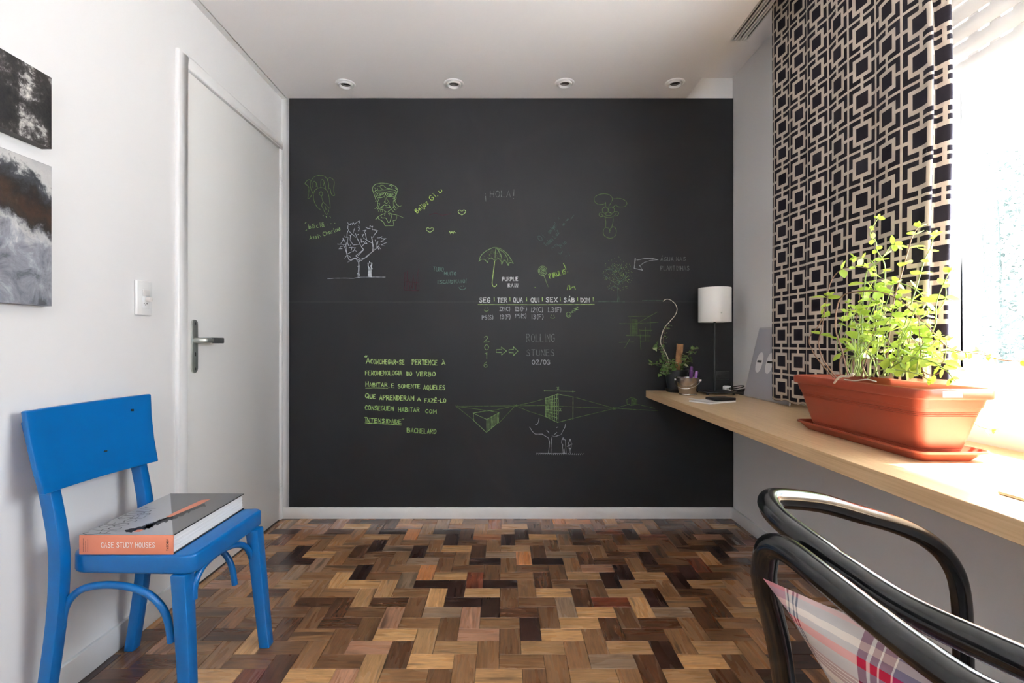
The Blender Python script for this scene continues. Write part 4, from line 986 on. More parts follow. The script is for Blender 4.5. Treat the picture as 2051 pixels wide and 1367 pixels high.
chalk(D1, 'dim green chalk perspective lines joining the boxes', LIME3, T(*A5, [[(728, 866), (940, 864), (1135, 862)], [(735, 868), (1000, 900), (1030, 910)], [(1135, 862), (1340, 860), (1600, 873), (1815, 880)], [(1135, 862), (1250, 838), (1340, 812)], [(1135, 862), (1230, 900), (1340, 935)], [(1430, 785), (1530, 800), (1815, 880)], [(1430, 973), (1530, 948), (1815, 880)], [(1135, 862), (1000, 890), (850, 912)], [(1135, 862), (1022, 980)], [(735, 868), (850, 960)], [(1815, 880), (1900, 884), (2110, 895)], [(1815, 880), (1920, 850)], [(1950, 846), (2090, 880)], [(728, 860), (744, 874)], [(744, 858), (730, 876)], [(1125, 854), (1145, 870)], [(1145, 852), (1125, 872)], [(1807, 872), (1825, 888)], [(1825, 870), (1807, 890)]]), 1.2)
chalk(D1, 'green chalk box with hatched end below the horizon line', LIME2, T(*A5, [[(845, 912), (945, 893), (1022, 910), (940, 955), (845, 912)], [(848, 912), (850, 962), (938, 1045)], [(940, 955), (940, 1045)], [(1022, 910), (1020, 975), (940, 1042)]] + [[(940 + i * 8, 953 - i * 4.4), (940 + i * 8, 1040 - i * 6.6)] for i in range(1, 10)]), 1.3)
chalk(D1, 'white chalk tree and two small people on hatched ground', (0.30, 0.30, 0.33), T(*G6, [[(95, 770), (150, 855), (200, 900), (330, 900), (430, 965)], [(270, 610), (260, 680), (235, 722), (205, 722)], [(410, 830), (455, 880)], [(545, 915), (595, 868)], [(590, 785), (605, 772)], [(755, 715), (740, 780), (700, 850), (670, 910), (560, 945), (505, 930)], [(440, 965), (462, 1050), (450, 1180), (440, 1260)], [(505, 962), (490, 1100), (488, 1270)],
      circ(711, 980, 10, 13), [(685, 1005), (680, 1065), (700, 1085), (690, 1240)], [(690, 1000), (730, 998), (755, 1010), (755, 1080), (765, 1240)], [(720, 1100), (725, 1110)], [(715, 1245), (718, 1170), (730, 1170), (735, 1245)], circ(838, 1005, 10, 12), [(830, 1022), (810, 1060), (820, 1150)], [(850, 1030), (862, 1075), (855, 1150)], [(782, 1125), (880, 1080)], [(815, 1165), (855, 1165), (835, 1180), (838, 1240)], [(220, 1248), (500, 1252), (760, 1250)]] + [[(x, 1250), (x - 14, 1275)] for x in range(240, 1110, 38)]), 1.4, False)
H6 = (1200, 480, 3.255)
chalk(D1, 'green chalk room sketch behind the ivy', LIME3, T(*H6, [[(187, 500), (335, 497)], [(200, 500), (205, 620)], [(332, 490), (334, 600)], [(132, 546), (200, 546), (385, 538)], [(175, 624), (335, 626)], [(212, 520), (212, 615)], [(212, 520), (248, 520), (248, 615)], [(248, 545), (340, 492), (380, 470)], [(265, 585), (272, 715)], [(200, 645), (165, 705)], [(268, 590), (345, 590)], [(300, 570), (302, 660)], [(318, 600), (320, 665)], [(130, 668), (225, 665)], [(270, 660), (330, 658)]] + [[(214, 524 + i * 6), (246, 523 + i * 6)] for i in range(16)]), 1.1)
chalk(D1, 'small green chalk box by the desk end', (0.08,0.13,0.045), T(*H6, [[(180, 1042), (212, 1025), (246, 1040), (246, 1072), (210, 1080), (182, 1070), (180, 1042)], [(212, 1025), (211, 1080)]] + [[(215 + i * 5, 1030 + i * 2), (215 + i * 5, 1078 - i)] for i in range(6)]), 1.3)

# ------------------------------------------------------------------ things on walls and ceiling
def PZ(px, py, z):
    y = (EYE - z) * FPX / (py - VY)
    return Vector(((px - VX) * y / FPX, y, z))

def dup(root, loc, label=None):
    r = root.copy(); COL.objects.link(r); r.location = loc
    if label: r['label'] = label
    for ch in list(root.children):
        c = ch.copy(); COL.objects.link(c); c.parent = r; c.matrix_parent_inverse = ch.matrix_parent_inverse.copy()
        for g in ch.children:
            d = g.copy(); COL.objects.link(d); d.parent = c; d.matrix_parent_inverse = g.matrix_parent_inverse.copy()
    return r

# recessed downlights
dl_lab = ['round white recessed downlight, first along the row from the door', 'round white recessed downlight, second along the row from the door',
          'round white recessed downlight, third along the row from the door', 'round white recessed downlight, last in the row, nearest the curtain pocket']
dl_pos = [(692, 168), (909, 167), (1131, 166), (1352, 166)]
def ceil_pt(px, py): 
    y = (ZC - EYE) * FPX / (VY - py)
    return ((px - VX) * y / FPX, y, ZC)
d0 = None
for (px, py), lab in zip(dl_pos, dl_lab):
    c = ceil_pt(px, py)
    if d0 is None:
        d0 = thing('recessed_downlight', dl_lab[0], 'ceiling light', c, 'recessed downlights')
        MB().lathe([(0.040, 0.0), (0.040, -0.004), (0.046, -0.007), (0.052, -0.005), (0.0535, -0.0005), (0.0535, 0.0)], c, 40, closed=True).build('trim_ring', M['trim'], d0, smooth='auto')
        g = MB().lathe([(0.0395, -0.001), (0.0385, -0.012), (0.0335, -0.013), (0.027, -0.004), (0.027, -0.001)], c, 36, closed=True).build('lamp_ring', M['trim'], d0, smooth='auto')
        MB().lathe([(0.0268, -0.002), (0.018, -0.0015), (0.010, -0.0045), (0.0001, -0.006)], c, 28).build('lamp_face', M['lamp_glass'], d0, smooth=True)
    else:
        dup(d0, c, lab)

# curtain track, three grooved rails
tr_ = thing('curtain_track', 'triple white metal curtain rail fixed in the ceiling pocket above the patterned curtain', 'curtain rail', (1.184, 0.3, ZS))
for i in range(3):
    x = 1.141 + 0.0315 * i
    mb = MB(); y0, y1 = -2.3, 2.512
    mb.box(x, x + 0.023, y0, y1, ZS - 0.004, ZS - 0.0005)
    mb.box(x, x + 0.003, y0, y1, ZS - 0.018, ZS - 0.004).box(x + 0.020, x + 0.023, y0, y1, ZS - 0.018, ZS - 0.004)
    mb.box(x + 0.003, x + 0.0065, y0, y1, ZS - 0.018, ZS - 0.0155).box(x + 0.0155, x + 0.020, y0, y1, ZS - 0.018, ZS - 0.0155)
    rail = mb.build('rail', M['white_plastic'], tr_)
    MB().box(x - 0.0015, x + 0.0245, y1, y1 + 0.010, ZS - 0.0205, ZS - 0.0005).build('end_cap', M['white_plastic'], rail, bevel=0.002)
    MB().box(x + 0.0035, x + 0.0195, y0, y1 - 0.002, ZS - 0.0055, ZS - 0.0045).build('groove', M['darkgap'], rail)

# curtain
def curtain():
    base = [(1.243, 2.262), (1.212, 2.255), (1.204, 2.21), (1.214, 2.15), (1.206, 2.10), (1.214, 2.05), (1.218, 2.02), (1.208, 1.98), (1.212, 1.92), (1.220, 1.87), (1.210, 1.82), (1.206, 1.76), (1.214, 1.70), (1.220, 1.65), (1.208, 1.60), (1.199, 1.545), (1.206, 1.50), (1.214, 1.462), (1.209, 1.432), (1.216, 1.421), (1.228, 1.440), (1.240, 1.456), (1.250, 1.448), (1.254, 1.425), (1.262, 1.412), (1.275, 1.425), (1.282, 1.46)]
    pth = smooth_path([(a, b_, 0) for a, b_ in base], 7)
    s = [0.0]
    for i in range(1, len(pth)): s.append(s[-1] + (pth[i] - pth[i - 1]).length)
    nz_ = 46; z0, z1 = 0.768, 2.546
    vs, uvs, fs = [], [], []
    cx = 1.212
    col1 = None
    for i, p in enumerate(pth):
        if col1 is None and p.y < 2.177: col1 = s[i]
    for j in range(nz_ + 1):
        t = j / nz_; z = z0 + (z1 - z0) * t
        for i, p in enumerate(pth):
            amp = 0.75 - 0.2 * t
            x = cx + (p.x - cx) * (amp if p.y > 1.45 else 1.0)
            y = p.y + 0.010 * math.sin(2.3 * t * math.pi + 0.5) * (1 if i > len(pth) * 0.65 else 0.35)
            if i > len(pth) * 0.55:
                y += 0.028 * max(0, t - 0.30) * (i / len(pth) - 0.55) / 0.45
            zz_ = z + (0.004 * math.sin(i * 0.35) + 0.003 if j == 0 else 0)
            vs.append((x, y, zz_))
            uvs.append(((s[i] - col1) / 0.1215 + 10.5, (z - 0.8306) / 0.1130 + 10.5))
    n = len(pth)
    for j in range(nz_):
        for i in range(n - 1):
            fs.append((j * n + i, j * n + i + 1, (j + 1) * n + i + 1, (j + 1) * n + i))
    me = bpy.data.meshes.new('curtain'); me.from_pydata(vs, [], fs); me.materials.append(M['curtain'])
    ul = me.uv_layers.new(name='UVMap')
    for lp in me.loops: ul.data[lp.index].uv = uvs[lp.vertex_index]
    for p in me.polygons: p.use_smooth = True
    o = bpy.data.objects.new('curtain', me); COL.objects.link(o)
    so = o.modifiers.new('cloth', 'SOLIDIFY'); so.thickness = 0.0016; so.offset = 0
    tag(o, 'heavy curtain printed with a black and beige square lattice beside the window', 'curtain')
    hp_ = MB()
    return o
curtain()

# canvases on the left wall
def canvas(name, label, y1, z0, h, wd, face, side):
    mb = MB()
    mb.box(0.0, 0.028, -wd, 0, 0, h, 1)
    mb.add([(0.0285, -wd + 0.001, 0.001), (0.0285, -0.001, 0.001), (0.0285, -0.001, h - 0.001), (0.0285, -wd + 0.001, h - 0.001)], [(0, 1, 2, 3)], 0)
    o = mb.build(name, [face, side], recalc=False)
    o.location = (XL + 0.0008, y1, z0)
    return tag(o, label, 'painting')
canvas('canvas_painting', 'abstract black and white canvas, the upper of two on the left wall', 1.400, 1.568, 0.200, 0.40, M['paint0'], M['canvas_side'])
canvas('canvas_painting', 'abstract grey and brown canvas hanging below the black and white one', 1.400, 1.128, 0.391, 0.40, M['paint1'], M['canvas_side_l'])

# switch and socket plate
sw = thing('wall_switch', 'white wall plate with a light switch and a power socket beside the door', 'light switch', (XL, 1.787, 1.184))
fnx = lambda a, b_, d: (XL + d, 1.787 + a, 1.184 + b_)
sp_ = MB().prism([(-0.038, -0.062), (0.038, -0.062), (0.038, 0.062), (-0.038, 0.062)], 0.0005, 0.011, fnx).build('plate', M['white_plastic'], sw, bevel=0.004, seg=3)
MB().prism([(-0.011, 0.008), (0.024, 0.008), (0.024, 0.030), (-0.011, 0.030)], 0.011, 0.0145, fnx).build('rocker', M['offwhite_plastic'], sw, bevel=0.001)
MB().prism([(-0.012, -0.036), (0.024, -0.036), (0.024, 0.0045), (-0.012, 0.0045)], 0.011, 0.0126, fnx).build('socket', M['white_plastic'], sw, bevel=0.001)
mb = MB()
for a, b_ in ((-0.005, -0.019), (0.002, -0.024), (0.009, -0.019)):
    mb.prism([(a + 0.0022 * math.cos(k * math.pi / 4), b_ + 0.0022 * math.sin(k * math.pi / 4)) for k in range(8)], 0.0127, 0.0130, fnx)
mb.build('socket_hole', M['darkgap'], sw)
mb = MB().prism([(0.008 + 0.009 * math.cos(k * math.pi / 8), -0.004 + 0.009 * math.sin(k * math.pi / 8)) for k in range(16)], 0.0127, 0.030, fnx)
mb.build('dimmer_knob', M['offwhite_plastic'], sw, bevel=0.002)

# black double socket on the board behind the lamp
so_ = thing('wall_socket', 'small black power socket on the blackboard behind the lamp pole', 'power socket', (1.265, YBD, 0.832))
fnb = lambda a, b_, d: (1.265 + a, YBD - d, 0.832 + b_)
MB().prism([(-0.04, -0.024), (0.04, -0.024), (0.04, 0.024), (-0.04, 0.024)], 0.0015, 0.010, fnb).build('plate', M['black_plastic'], so_, bevel=0.003)
for a in (-0.019, 0.019):
    MB().prism([(a + 0.012 * math.cos(k * math.pi / 8), 0.012 * math.sin(k * math.pi / 8)) for k in range(16)], 0.0102, 0.013, fnb).build('outlet', M['cable'], so_, bevel=0.001)

# ------------------------------------------------------------------ desk
ZD = 0.745
XD = 0.8215
desk = MB().box(XD, XR - 0.0005, -1.1, 2.8965, 0.7055, ZD).build('wall_desk', M['desk'], bevel=0.0012, seg=1)
tag(desk, 'long pale oak shelf desk running along the window wall', 'desk')

# ------------------------------------------------------------------ blue wooden chair
bc = thing('wooden_chair', 'blue painted wooden chair against the white wall, a thick book on its seat', 'chair', (-1.03, 1.53, 0))
B_ = M['blue']
def strut(path, hw, hd, yc, name, y_of=None):   # square section swept along (z, x)
    mb = MB(); vs = []
    q = smooth_path([(x, 0, z) for z, x in path], 5)
    n = len(q)
    for i, p in enumerate(q):
        f = i / (n - 1)
        w1 = hw(f) if callable(hw) else hw
        d1 = hd(f) if callable(hd) else hd
        y = y_of(f) if y_of else yc
        vs += [(p.x - w1, y - d1, p.z), (p.x + w1, y - d1, p.z), (p.x + w1, y + d1, p.z), (p.x - w1, y + d1, p.z)]
    fs = [(0, 3, 2, 1), tuple((n - 1) * 4 + k for k in range(4))]
    for i in range(n - 1):
        for k in range(4):
            fs.append((i * 4 + k, i * 4 + (k + 1) % 4, i * 4 + 4 + (k + 1) % 4, i * 4 + 4 + k))
    mb.add(vs, fs)
    return mb.build(name, B_, bc, bevel=0.0045, seg=2)
rear = [(0.0, -1.247), (0.12, -1.228), (0.28, -1.207), (0.41, -1.199), (0.50, -1.203), (0.617, -1.224), (0.71, -1.247), (0.815, -1.273)]
hwf = lambda f: 0.0175 - 0.002 * abs(f - 0.5)
strut(rear, hwf, lambda f: 0.0175, 1.346, 'leg')
strut(rear, hwf, lambda f: 0.0175, 1.672, 'leg')
strut([(0.0, -0.863), (0.2, -0.872), (0.398, -0.882)], lambda f: 0.017 + 0.004 * f, lambda f: 0.018 + 0.004 * f, 1.368, 'leg')
strut([(0.0, -0.805), (0.2, -0.826), (0.398, -0.846)], lambda f: 0.017 + 0.004 * f, lambda f: 0.018 + 0.004 * f, 1.69, 'leg')
# seat: thick slab with rounded corners
def rpoly(c, r, n=6):
    """polygon with rounded corners: c list of (x, y), r list of radii"""
    out = []; m_ = len(c)
    for i in range(m_):
        a, b_, d = Vector(c[i - 1]), Vector(c[i]), Vector(c[(i + 1) % m_])
        u, v = (a - b_).normalized(), (d - b_).normalized()
        ang = u.angle(v); k = r[i] / math.tan(ang / 2)
        p0, p1 = b_ + u * k, b_ + v * k
        ctr = b_ + (u + v).normalized() * (r[i] / math.sin(ang / 2))
        a0 = math.atan2(p0.y - ctr.y, p0.x - ctr.x); a1 = math.atan2(p1.y - ctr.y, p1.x - ctr.x)
        da = (a1 - a0 + math.pi) % (2 * math.pi) - math.pi
        for j in range(n + 1):
            t = a0 + da * j / n
            out.append((ctr.x + r[i] * math.cos(t), ctr.y + r[i] * math.sin(t)))
    return out
seat_poly = rpoly([(-1.2, 1.362), (-0.842, 1.350), (-0.836, 1.742), (-1.2, 1.690)], [0.055, 0.028, 0.028, 0.055])
MB().prism(seat_poly, 0.397, 0.450).build('seat', B_, bc, bevel=0.008, seg=3)
# backrest: bent board
mb = MB(); nu = 14; vs = []
for side in (0, 1):
    for j in range(4):
        v = j / 3
        for i in range(nu + 1):
            u = i / nu
            xb = (-1.189 * (1 - u) - 1.176 * u) * (1 - v) + (-1.249 * (1 - u) - 1.226 * u) * v
            yb = (1.291 * (1 - u) + 1.700 * u) * (1 - v) + (1.304 * (1 - u) + 1.735 * u) * v
            zb = (0.632 * (1 - u) + 0.622 * u) * (1 - v) + 0.847 * v
            xb -= 0.016 * (1 - (2 * u - 1) ** 2)
            xb -= 0.006 * math.sin(math.pi * v)
            vs.append((xb - (0.016 if side else 0), yb, zb))
idx = lambda s_, j, i: s_ * 4 * (nu + 1) + j * (nu + 1) + i
fs = []
for s_ in (0, 1):
    for j in range(3):
        for i in range(nu):
            q = (idx(s_, j, i), idx(s_, j, i + 1), idx(s_, j + 1, i + 1), idx(s_, j + 1, i))
            fs.append(q if s_ else q[::-1])
for i in range(nu):
    fs.append((idx(0, 0, i), idx(0, 0, i + 1), idx(1, 0, i + 1), idx(1, 0, i))); fs.append((idx(0, 3, i + 1), idx(0, 3, i), idx(1, 3, i), idx(1, 3, i + 1)))
for j in range(3):
    fs.append((idx(0, j + 1, 0), idx(0, j, 0), idx(1, j, 0), idx(1, j + 1, 0))); fs.append((idx(0, j, nu), idx(0, j + 1, nu), idx(1, j + 1, nu), idx(1, j, nu)))
mb.add(vs, fs)
br = mb.build('backrest', B_, bc, bevel=0.004, seg=2)
for (u, v, w1, h1) in ((0.56, 0.30, 0.007, 0.003), (0.86, 0.80, 0.006, 0.004)):
    x = (-1.189 * (1 - u) - 1.176 * u) * (1 - v) + (-1.249 * (1 - u) - 1.226 * u) * v - 0.016 * (1 - (2 * u - 1) ** 2) - 0.006 * math.sin(math.pi * v)
    y = 1.291 + 0.42 * u; z = 0.63 + 0.215 * v
    MB().prism([(-w1, 0), (-w1 * .3, h1), (w1 * .4, h1 * .6), (w1, h1 * .9), (w1 * .5, -h1), (-w1 * .5, -h1 * .7)], -0.002, 0.0012, lambda a, b_, d: (x + d - b_ * 0.3, y + a, z + b_)).build('paint_chip', M['chipdark'], br)
# bent braces
def brace(pts, r, name='brace', flat=1.0):
    return MB().tube(smooth_path(pts, 6), r, n=14).build(name, B_, bc, smooth='auto')
near_b = [(124, 1258), (127, 1232), (134, 1210), (148, 1191), (170, 1177), (205, 1171), (240, 1172), (275, 1179), (303, 1193), (325, 1216), (337, 1245), (343, 1285)]
brace([P(px, py, 1.356 + 0.010 * i / 11) for i, (px, py) in enumerate(near_b)], 0.0098)
front_b = [(388, 1198), (389, 1176), (395, 1154), (408, 1131), (428, 1112), (452, 1097), (475, 1090), (491, 1094), (501, 1108), (507, 1130), (511, 1156)]
brace([PX(px, py, -0.862 + 0.014 * i / 10) for i, (px, py) in enumerate(front_b)], 0.0098)
brace([(P(px, py, 1.356).x, 1.664 + 0.012 * i / 11, P(px, py, 1.356).z) for i, (px, py) in enumerate(near_b)], 0.0098)

# book on the seat
bk = thing('book', 'thick book with an orange spine lying on the blue chair seat', 'book', (-1.03, 1.55, 0.4502))
Z0, Z1 = 0.4503, 0.5035
bl, brr, bn, bf = -1.156, -0.900, 1.357, 1.728
MB().box(bl, brr, bn + 0.002, bf, Z0, Z0 + 0.0032).build('back_cover', M['cover_k'], bk, bevel=0.0006, seg=1)
MB().box(bl, brr, bn + 0.002, bf, Z1 - 0.0032, Z1).build('front_cover', M['cover_k'], bk, bevel=0.0006, seg=1)
MB().box(bl, brr, bn, bn + 0.0035, Z0, Z1).build('spine', M['orange'], bk, bevel=0.0012, seg=2)
mb = MB(); nl = 13
for i in range(nl):
    za, zb = Z0 + 0.0033 + (Z1 - Z0 - 0.0066) * i / nl, Z0 + 0.0033 + (Z1 - Z0 - 0.0066) * (i + 0.93) / nl
    o_ = 0.004 + 0.0008 * ((i * 7) % 3)
    mb.box(bl + o_, brr - o_, bn + 0.004, bf - o_, za, zb)
mb.build('page_block', M['paper'], bk)
def print_on(name, m, polys, z):
    mb = MB()
    for q in polys:
        mb.add([(a, b_, z) for a, b_ in q], [tuple(range(len(q)))])
    return mb.build(name, m, bk, recalc=False)
nl_, nr_, fr_, fl_ = (bl + .0005, bn + 0.0005), (brr - .0005, bn + 0.0005), (brr - .0005, bf - .0005), (bl + .0005, bf - .0005)
print_on('cover_print', M['cover_l'], [[nl_, nr_, fl_]], Z1 + 0.0003)['label'] = 'pale grey half of the cover'
print_on('cover_print', M['cover_d'], [[nr_, fr_, fl_]], Z1 + 0.0003)['label'] = 'dark grey half of the cover'
def cv(pts): return [tuple(PZ(130 + a / 5.1275, 960 + b_ / 5.1275, Z1)[:2]) for a, b_ in pts]
print_on('cover_print', M['orange'], [cv([(1040, 385), (1120, 340), (1400, 212), (1500, 200), (1380, 262), (1190, 340), (1085, 385)]), cv([(705, 540), (745, 515), (812, 515), (770, 538)])], Z1 + 0.0006)['label'] = 'orange strip printed across the cover'
rr = random.Random(4); polys = []
def jag(x0, y0, x1, y1, h, n):
    top, bot = [], []
    for i in range(n + 1):
        t = i / n
        x, y = x0 + (x1 - x0) * t, y0 + (y1 - y0) * t
        top.append((x - h * .2, y - h * rr.uniform(0.2, 0.5))); bot.append((x + h * .3, y + h * rr.uniform(0.3, 1.0)))
    return top, bot
for seg_ in ((620, 530, 900, 470, 34, 16), (830, 480, 1100, 385, 40, 18), (1090, 390, 1440, 250, 30, 20)):
    tp, bt = jag(*seg_)
    for i in range(len(tp) - 1):
        polys.append(cv([tp[i], tp[i + 1], bt[i + 1], bt[i]]))
polys += [cv([(800, 500), (1060, 380), (1085, 385), (950, 440), (830, 505)])]
print_on('cover_print', M['cover_k'], polys, Z1 + 0.0005)['label'] = 'dark tree silhouettes printed on the cover'
def ribbon(mb, lines, wd, fn):
    for ln in lines:
        if len(ln) == 1: ln = [(ln[0][0] - wd * .4, ln[0][1]), (ln[0][0] + wd * .4, ln[0][1])]
        pts = [Vector(p) for p in ln]; n = len(pts); L, R = [], []
        for i in range(n):
            t = pts[min(i + 1, n - 1)] - pts[max(i - 1, 0)]
            if t.length < 1e-9: t = Vector((1, 0))
            t.normalize(); nn = Vector((-t.y, t.x)) * wd / 2; p = pts[i]
            if i == 0: p = p - t * wd * .35
            if i == n - 1: p = p + t * wd * .35
            L.append(fn(*(p + nn))); R.append(fn(*(p - nn)))
        mb.add(L + R, [(i, i + 1, n + i + 1, n + i) for i in range(n - 1)])
def letters(s, x, y, wd, ht, jit=0.0, seed=2):  # y up
    return [[(a, -b_) for a, b_ in l] for l in text(s, x, -y, wd, ht, 0, jit, seed)]
sp = bk.children[2]
mb = MB(); ribbon(mb, letters('CASE STUDY HOUSES', 0.062, 0.0195, 0.148, 0.0135), 0.0017, lambda a, b_: (bl + a * 0.98, bn - 0.0003, Z0 + b_))
mb.build('spine_title', M['ink_white'], bk, recalc=False)
mb = MB(); ribbon(mb, letters('TASCHEN', 0.0, 0.0, 0.030, 0.0055), 0.0012, lambda a, b_: (bl + 0.2435 - b_, bn - 0.0003, Z0 + 0.011 + a))
for cxx, ln_ in ((0.012, 0.034), (0.018, 0.028), (0.024, 0.030)):
    y = 0.008
    while y < 0.008 + ln_:
        l_ = rr.uniform(0.002, 0.005)
        ribbon(mb, [[(y, 0), (y + l_, 0)]], 0.0010, lambda a, b_: (bl + cxx - b_, bn - 0.0003, Z0 + a)); y += l_ + 0.0012
mb.build('spine_small_print', M['cover_k'], bk, recalc=False)
mb = MB()
def sk(s, x0, y0, x1, y1, ht):              # outlined title on the cover, laid out by points of the photograph
    a, b_ = Vector(cv([(x0, y0)])[0]), Vector(cv([(x1, y1)])[0])
    ex = (b_ - a); L_ = ex.length; ex.normalize(); ey = Vector((-ex.y, ex.x))
    ribbon(mb, letters(s, 0, 0, L_, ht, 0.35, 5), 0.0026, lambda p, q: (a.x + ex.x * p + ey.x * q, a.y + ex.y * p + ey.y * q, Z1 + 0.0006))
sk('CASE', 330, 565, 600, 440, 0.045); sk('STUDY', 670, 410, 960, 290, 0.045); sk('HOUSES', 470, 555, 900, 345, 0.035)
mb.build('cover_title', M['cover_k'], bk, recalc=False)

# ------------------------------------------------------------------ things on the desk
def loft(mb, secs, cap0=True, cap1=True, n=5):
    rings = []
    for z, hx_, hy_, r, cx, cy in secs:
        rings.append([(a, b_, z) for a, b_ in rpoly([(cx - hx_, cy - hy_), (cx + hx_, cy - hy_), (cx + hx_, cy + hy_), (cx - hx_, cy + hy_)], [r] * 4, n)])
    m_ = len(rings[0]); vs = [p for r in rings for p in r]; fs = []
    for i in range(len(rings) - 1):
        for k in range(m_):
            fs.append((i * m_ + k, i * m_ + (k + 1) % m_, (i + 1) * m_ + (k + 1) % m_, (i + 1) * m_ + k))
    if cap0: fs.append(tuple(range(m_ - 1, -1, -1)))
    if cap1: fs.append(tuple((len(rings) - 1) * m_ + k for k in range(m_)))
    mb.add(vs, fs)
    return mb

# saucer and planter
scx, scy = 1.054, 1.412
mb = MB()
loft(mb, [(ZD + 0.0006, 0.066, 0.226, 0.02, scx, scy), (ZD + 0.004, 0.0685, 0.2285, 0.02, scx, scy), (ZD + 0.021, 0.083, 0.246, 0.022, scx, scy), (ZD + 0.0215, 0.0875, 0.2505, 0.022, scx, scy), (ZD + 0.027, 0.0885, 0.2515, 0.022, scx, scy),
          (ZD + 0.0275, 0.085, 0.248, 0.02, scx, scy), (ZD + 0.022, 0.082, 0.245, 0.02, scx, scy), (ZD + 0.006, 0.068, 0.230, 0.018, scx, scy)])
tag(mb.build('plant_saucer', M['terra'], None, smooth='auto'), 'shallow terracotta plastic tray under the long planter', 'saucer')
pt = thing('planter', 'long terracotta plastic window box full of sprawling bright green mint', 'potted plant', (1.043, 1.40, ZD + 0.0066))
pcx, pcy = 1.043, 1.40
def hw(z):                       # outward flare of the box with height
    t = (z - 0.7516) / (0.897 - 0.7516)
    t = max(0, min(1, t))
    return 0.049 + 0.034 * t ** 0.85, 0.209 + 0.036 * t ** 0.85
zs = [(0.7520, 0)]
for zg in (0.760, 0.765, 0.770, 0.7755): zs += [(zg - 0.0006, 0), (zg, -0.0011), (zg + 0.0006, 0)]
zs += [(0.80, 0), (0.83, 0)]
for zg in (0.855, 0.8595, 0.864): zs += [(zg - 0.0006, 0), (zg, -0.0012), (zg + 0.0006, 0.0006)]
zs += [(0.874, 0.001), (0.8745, 0.0028), (0.895, 0.0028)]
secs = []
for z, o_ in zs:
    a, b_ = hw(z); secs.append((z, a + o_, b_ + o_, 0.024, pcx, pcy))
secs += [(0.896, 0.0905, 0.258, 0.026, pcx, pcy), (0.899, 0.0925, 0.260, 0.027, pcx, pcy), (0.916, 0.0925, 0.260, 0.027, pcx, pcy), (0.9195, 0.090, 0.2575, 0.026, pcx, pcy), (0.9205, 0.086, 0.2535, 0.025, pcx, pcy), (0.918, 0.0835, 0.250, 0.024, pcx, pcy), (0.88, 0.076, 0.238, 0.022, pcx, pcy)]
loft(MB(), secs, True, True, 6).build('pot', M['terra'], pt, smooth='auto')
mb = MB(); nx_, ny_ = 8, 24; rr = random.Random(3); vs = []
for j in range(ny_ + 1):
    for i in range(nx_ + 1):
        vs.append((pcx - 0.0775 + 0.155 * i / nx_, pcy - 0.2405 + 0.481 * j / ny_, 0.893 + rr.uniform(-0.006, 0.006)))
mb.add(vs, [(j * (nx_ + 1) + i, j * (nx_ + 1) + i + 1, (j + 1) * (nx_ + 1) + i + 1, (j + 1) * (nx_ + 1) + i) for j in range(ny_) for i in range(nx_)])
mb.build('soil', M['soil'], pt, smooth=True)
a = PZ(1884, 786, 0.912); 
MB().box(a.x, a.x + 0.045, pcy - 0.2604, pcy - 0.2600, 0.902, 0.915).build('rim_patch', M['paper'], pt)  # thin white patch on the near end of the rim

def leaf_mesh(name, m, L=1.0, Wd=0.62, fold=0.12, droop=0.18, teeth=0.0):
    prof = [(0, 0.0), (0.12, 0.52), (0.32, 0.95), (0.5, 1.0), (0.7, 0.82), (0.88, 0.45), (1.0, 0.0)]
    vs, fs = [], []
    for t, w1 in prof:
        z = -droop * t * t
        vs.append((t * L, 0, z - fold * Wd / 2 * w1))
        if w1 > 0:
            vs.append((t * L + teeth * 0.02, Wd / 2 * w1, z + 0.02)); vs.append((t * L + teeth * 0.02, -Wd / 2 * w1, z + 0.02))
    # indices: 0 | 1 2 3 | 4 5 6 | 7 8 9 | 10 11 12 | 13 14 15 | 16
    fs = [(0, 1, 2), (0, 3, 1)]
    for k in range(4):
        a = 1 + 3 * k; b2 = a + 3
        fs += [(a, b2, b2 + 1, a + 1), (a, a + 2, b2 + 2, b2)]
    fs += [(13, 16, 14), (13, 15, 16)]
    me = bpy.data.meshes.new(name); me.from_pydata(vs, [], fs); me.materials.append(m)
    for p in me.polygons: p.use_smooth = True
    return me
mint_meshes = [leaf_mesh('leaf', M['mint'], 1, 0.66, 0.15, 0.15), leaf_mesh('leaf', M['mint'], 1, 0.78, 0.05, 0.3), leaf_mesh('leaf', M['mint'], 1, 0.58, 0.25, 0.05)]
rp = random.Random(17)
leaf_list = []          # (position, direction, size)
def leaf_at(p, d, size, up=None):
    leaf_list.append((Vector(p), Vector(d).normalized(), size, up))
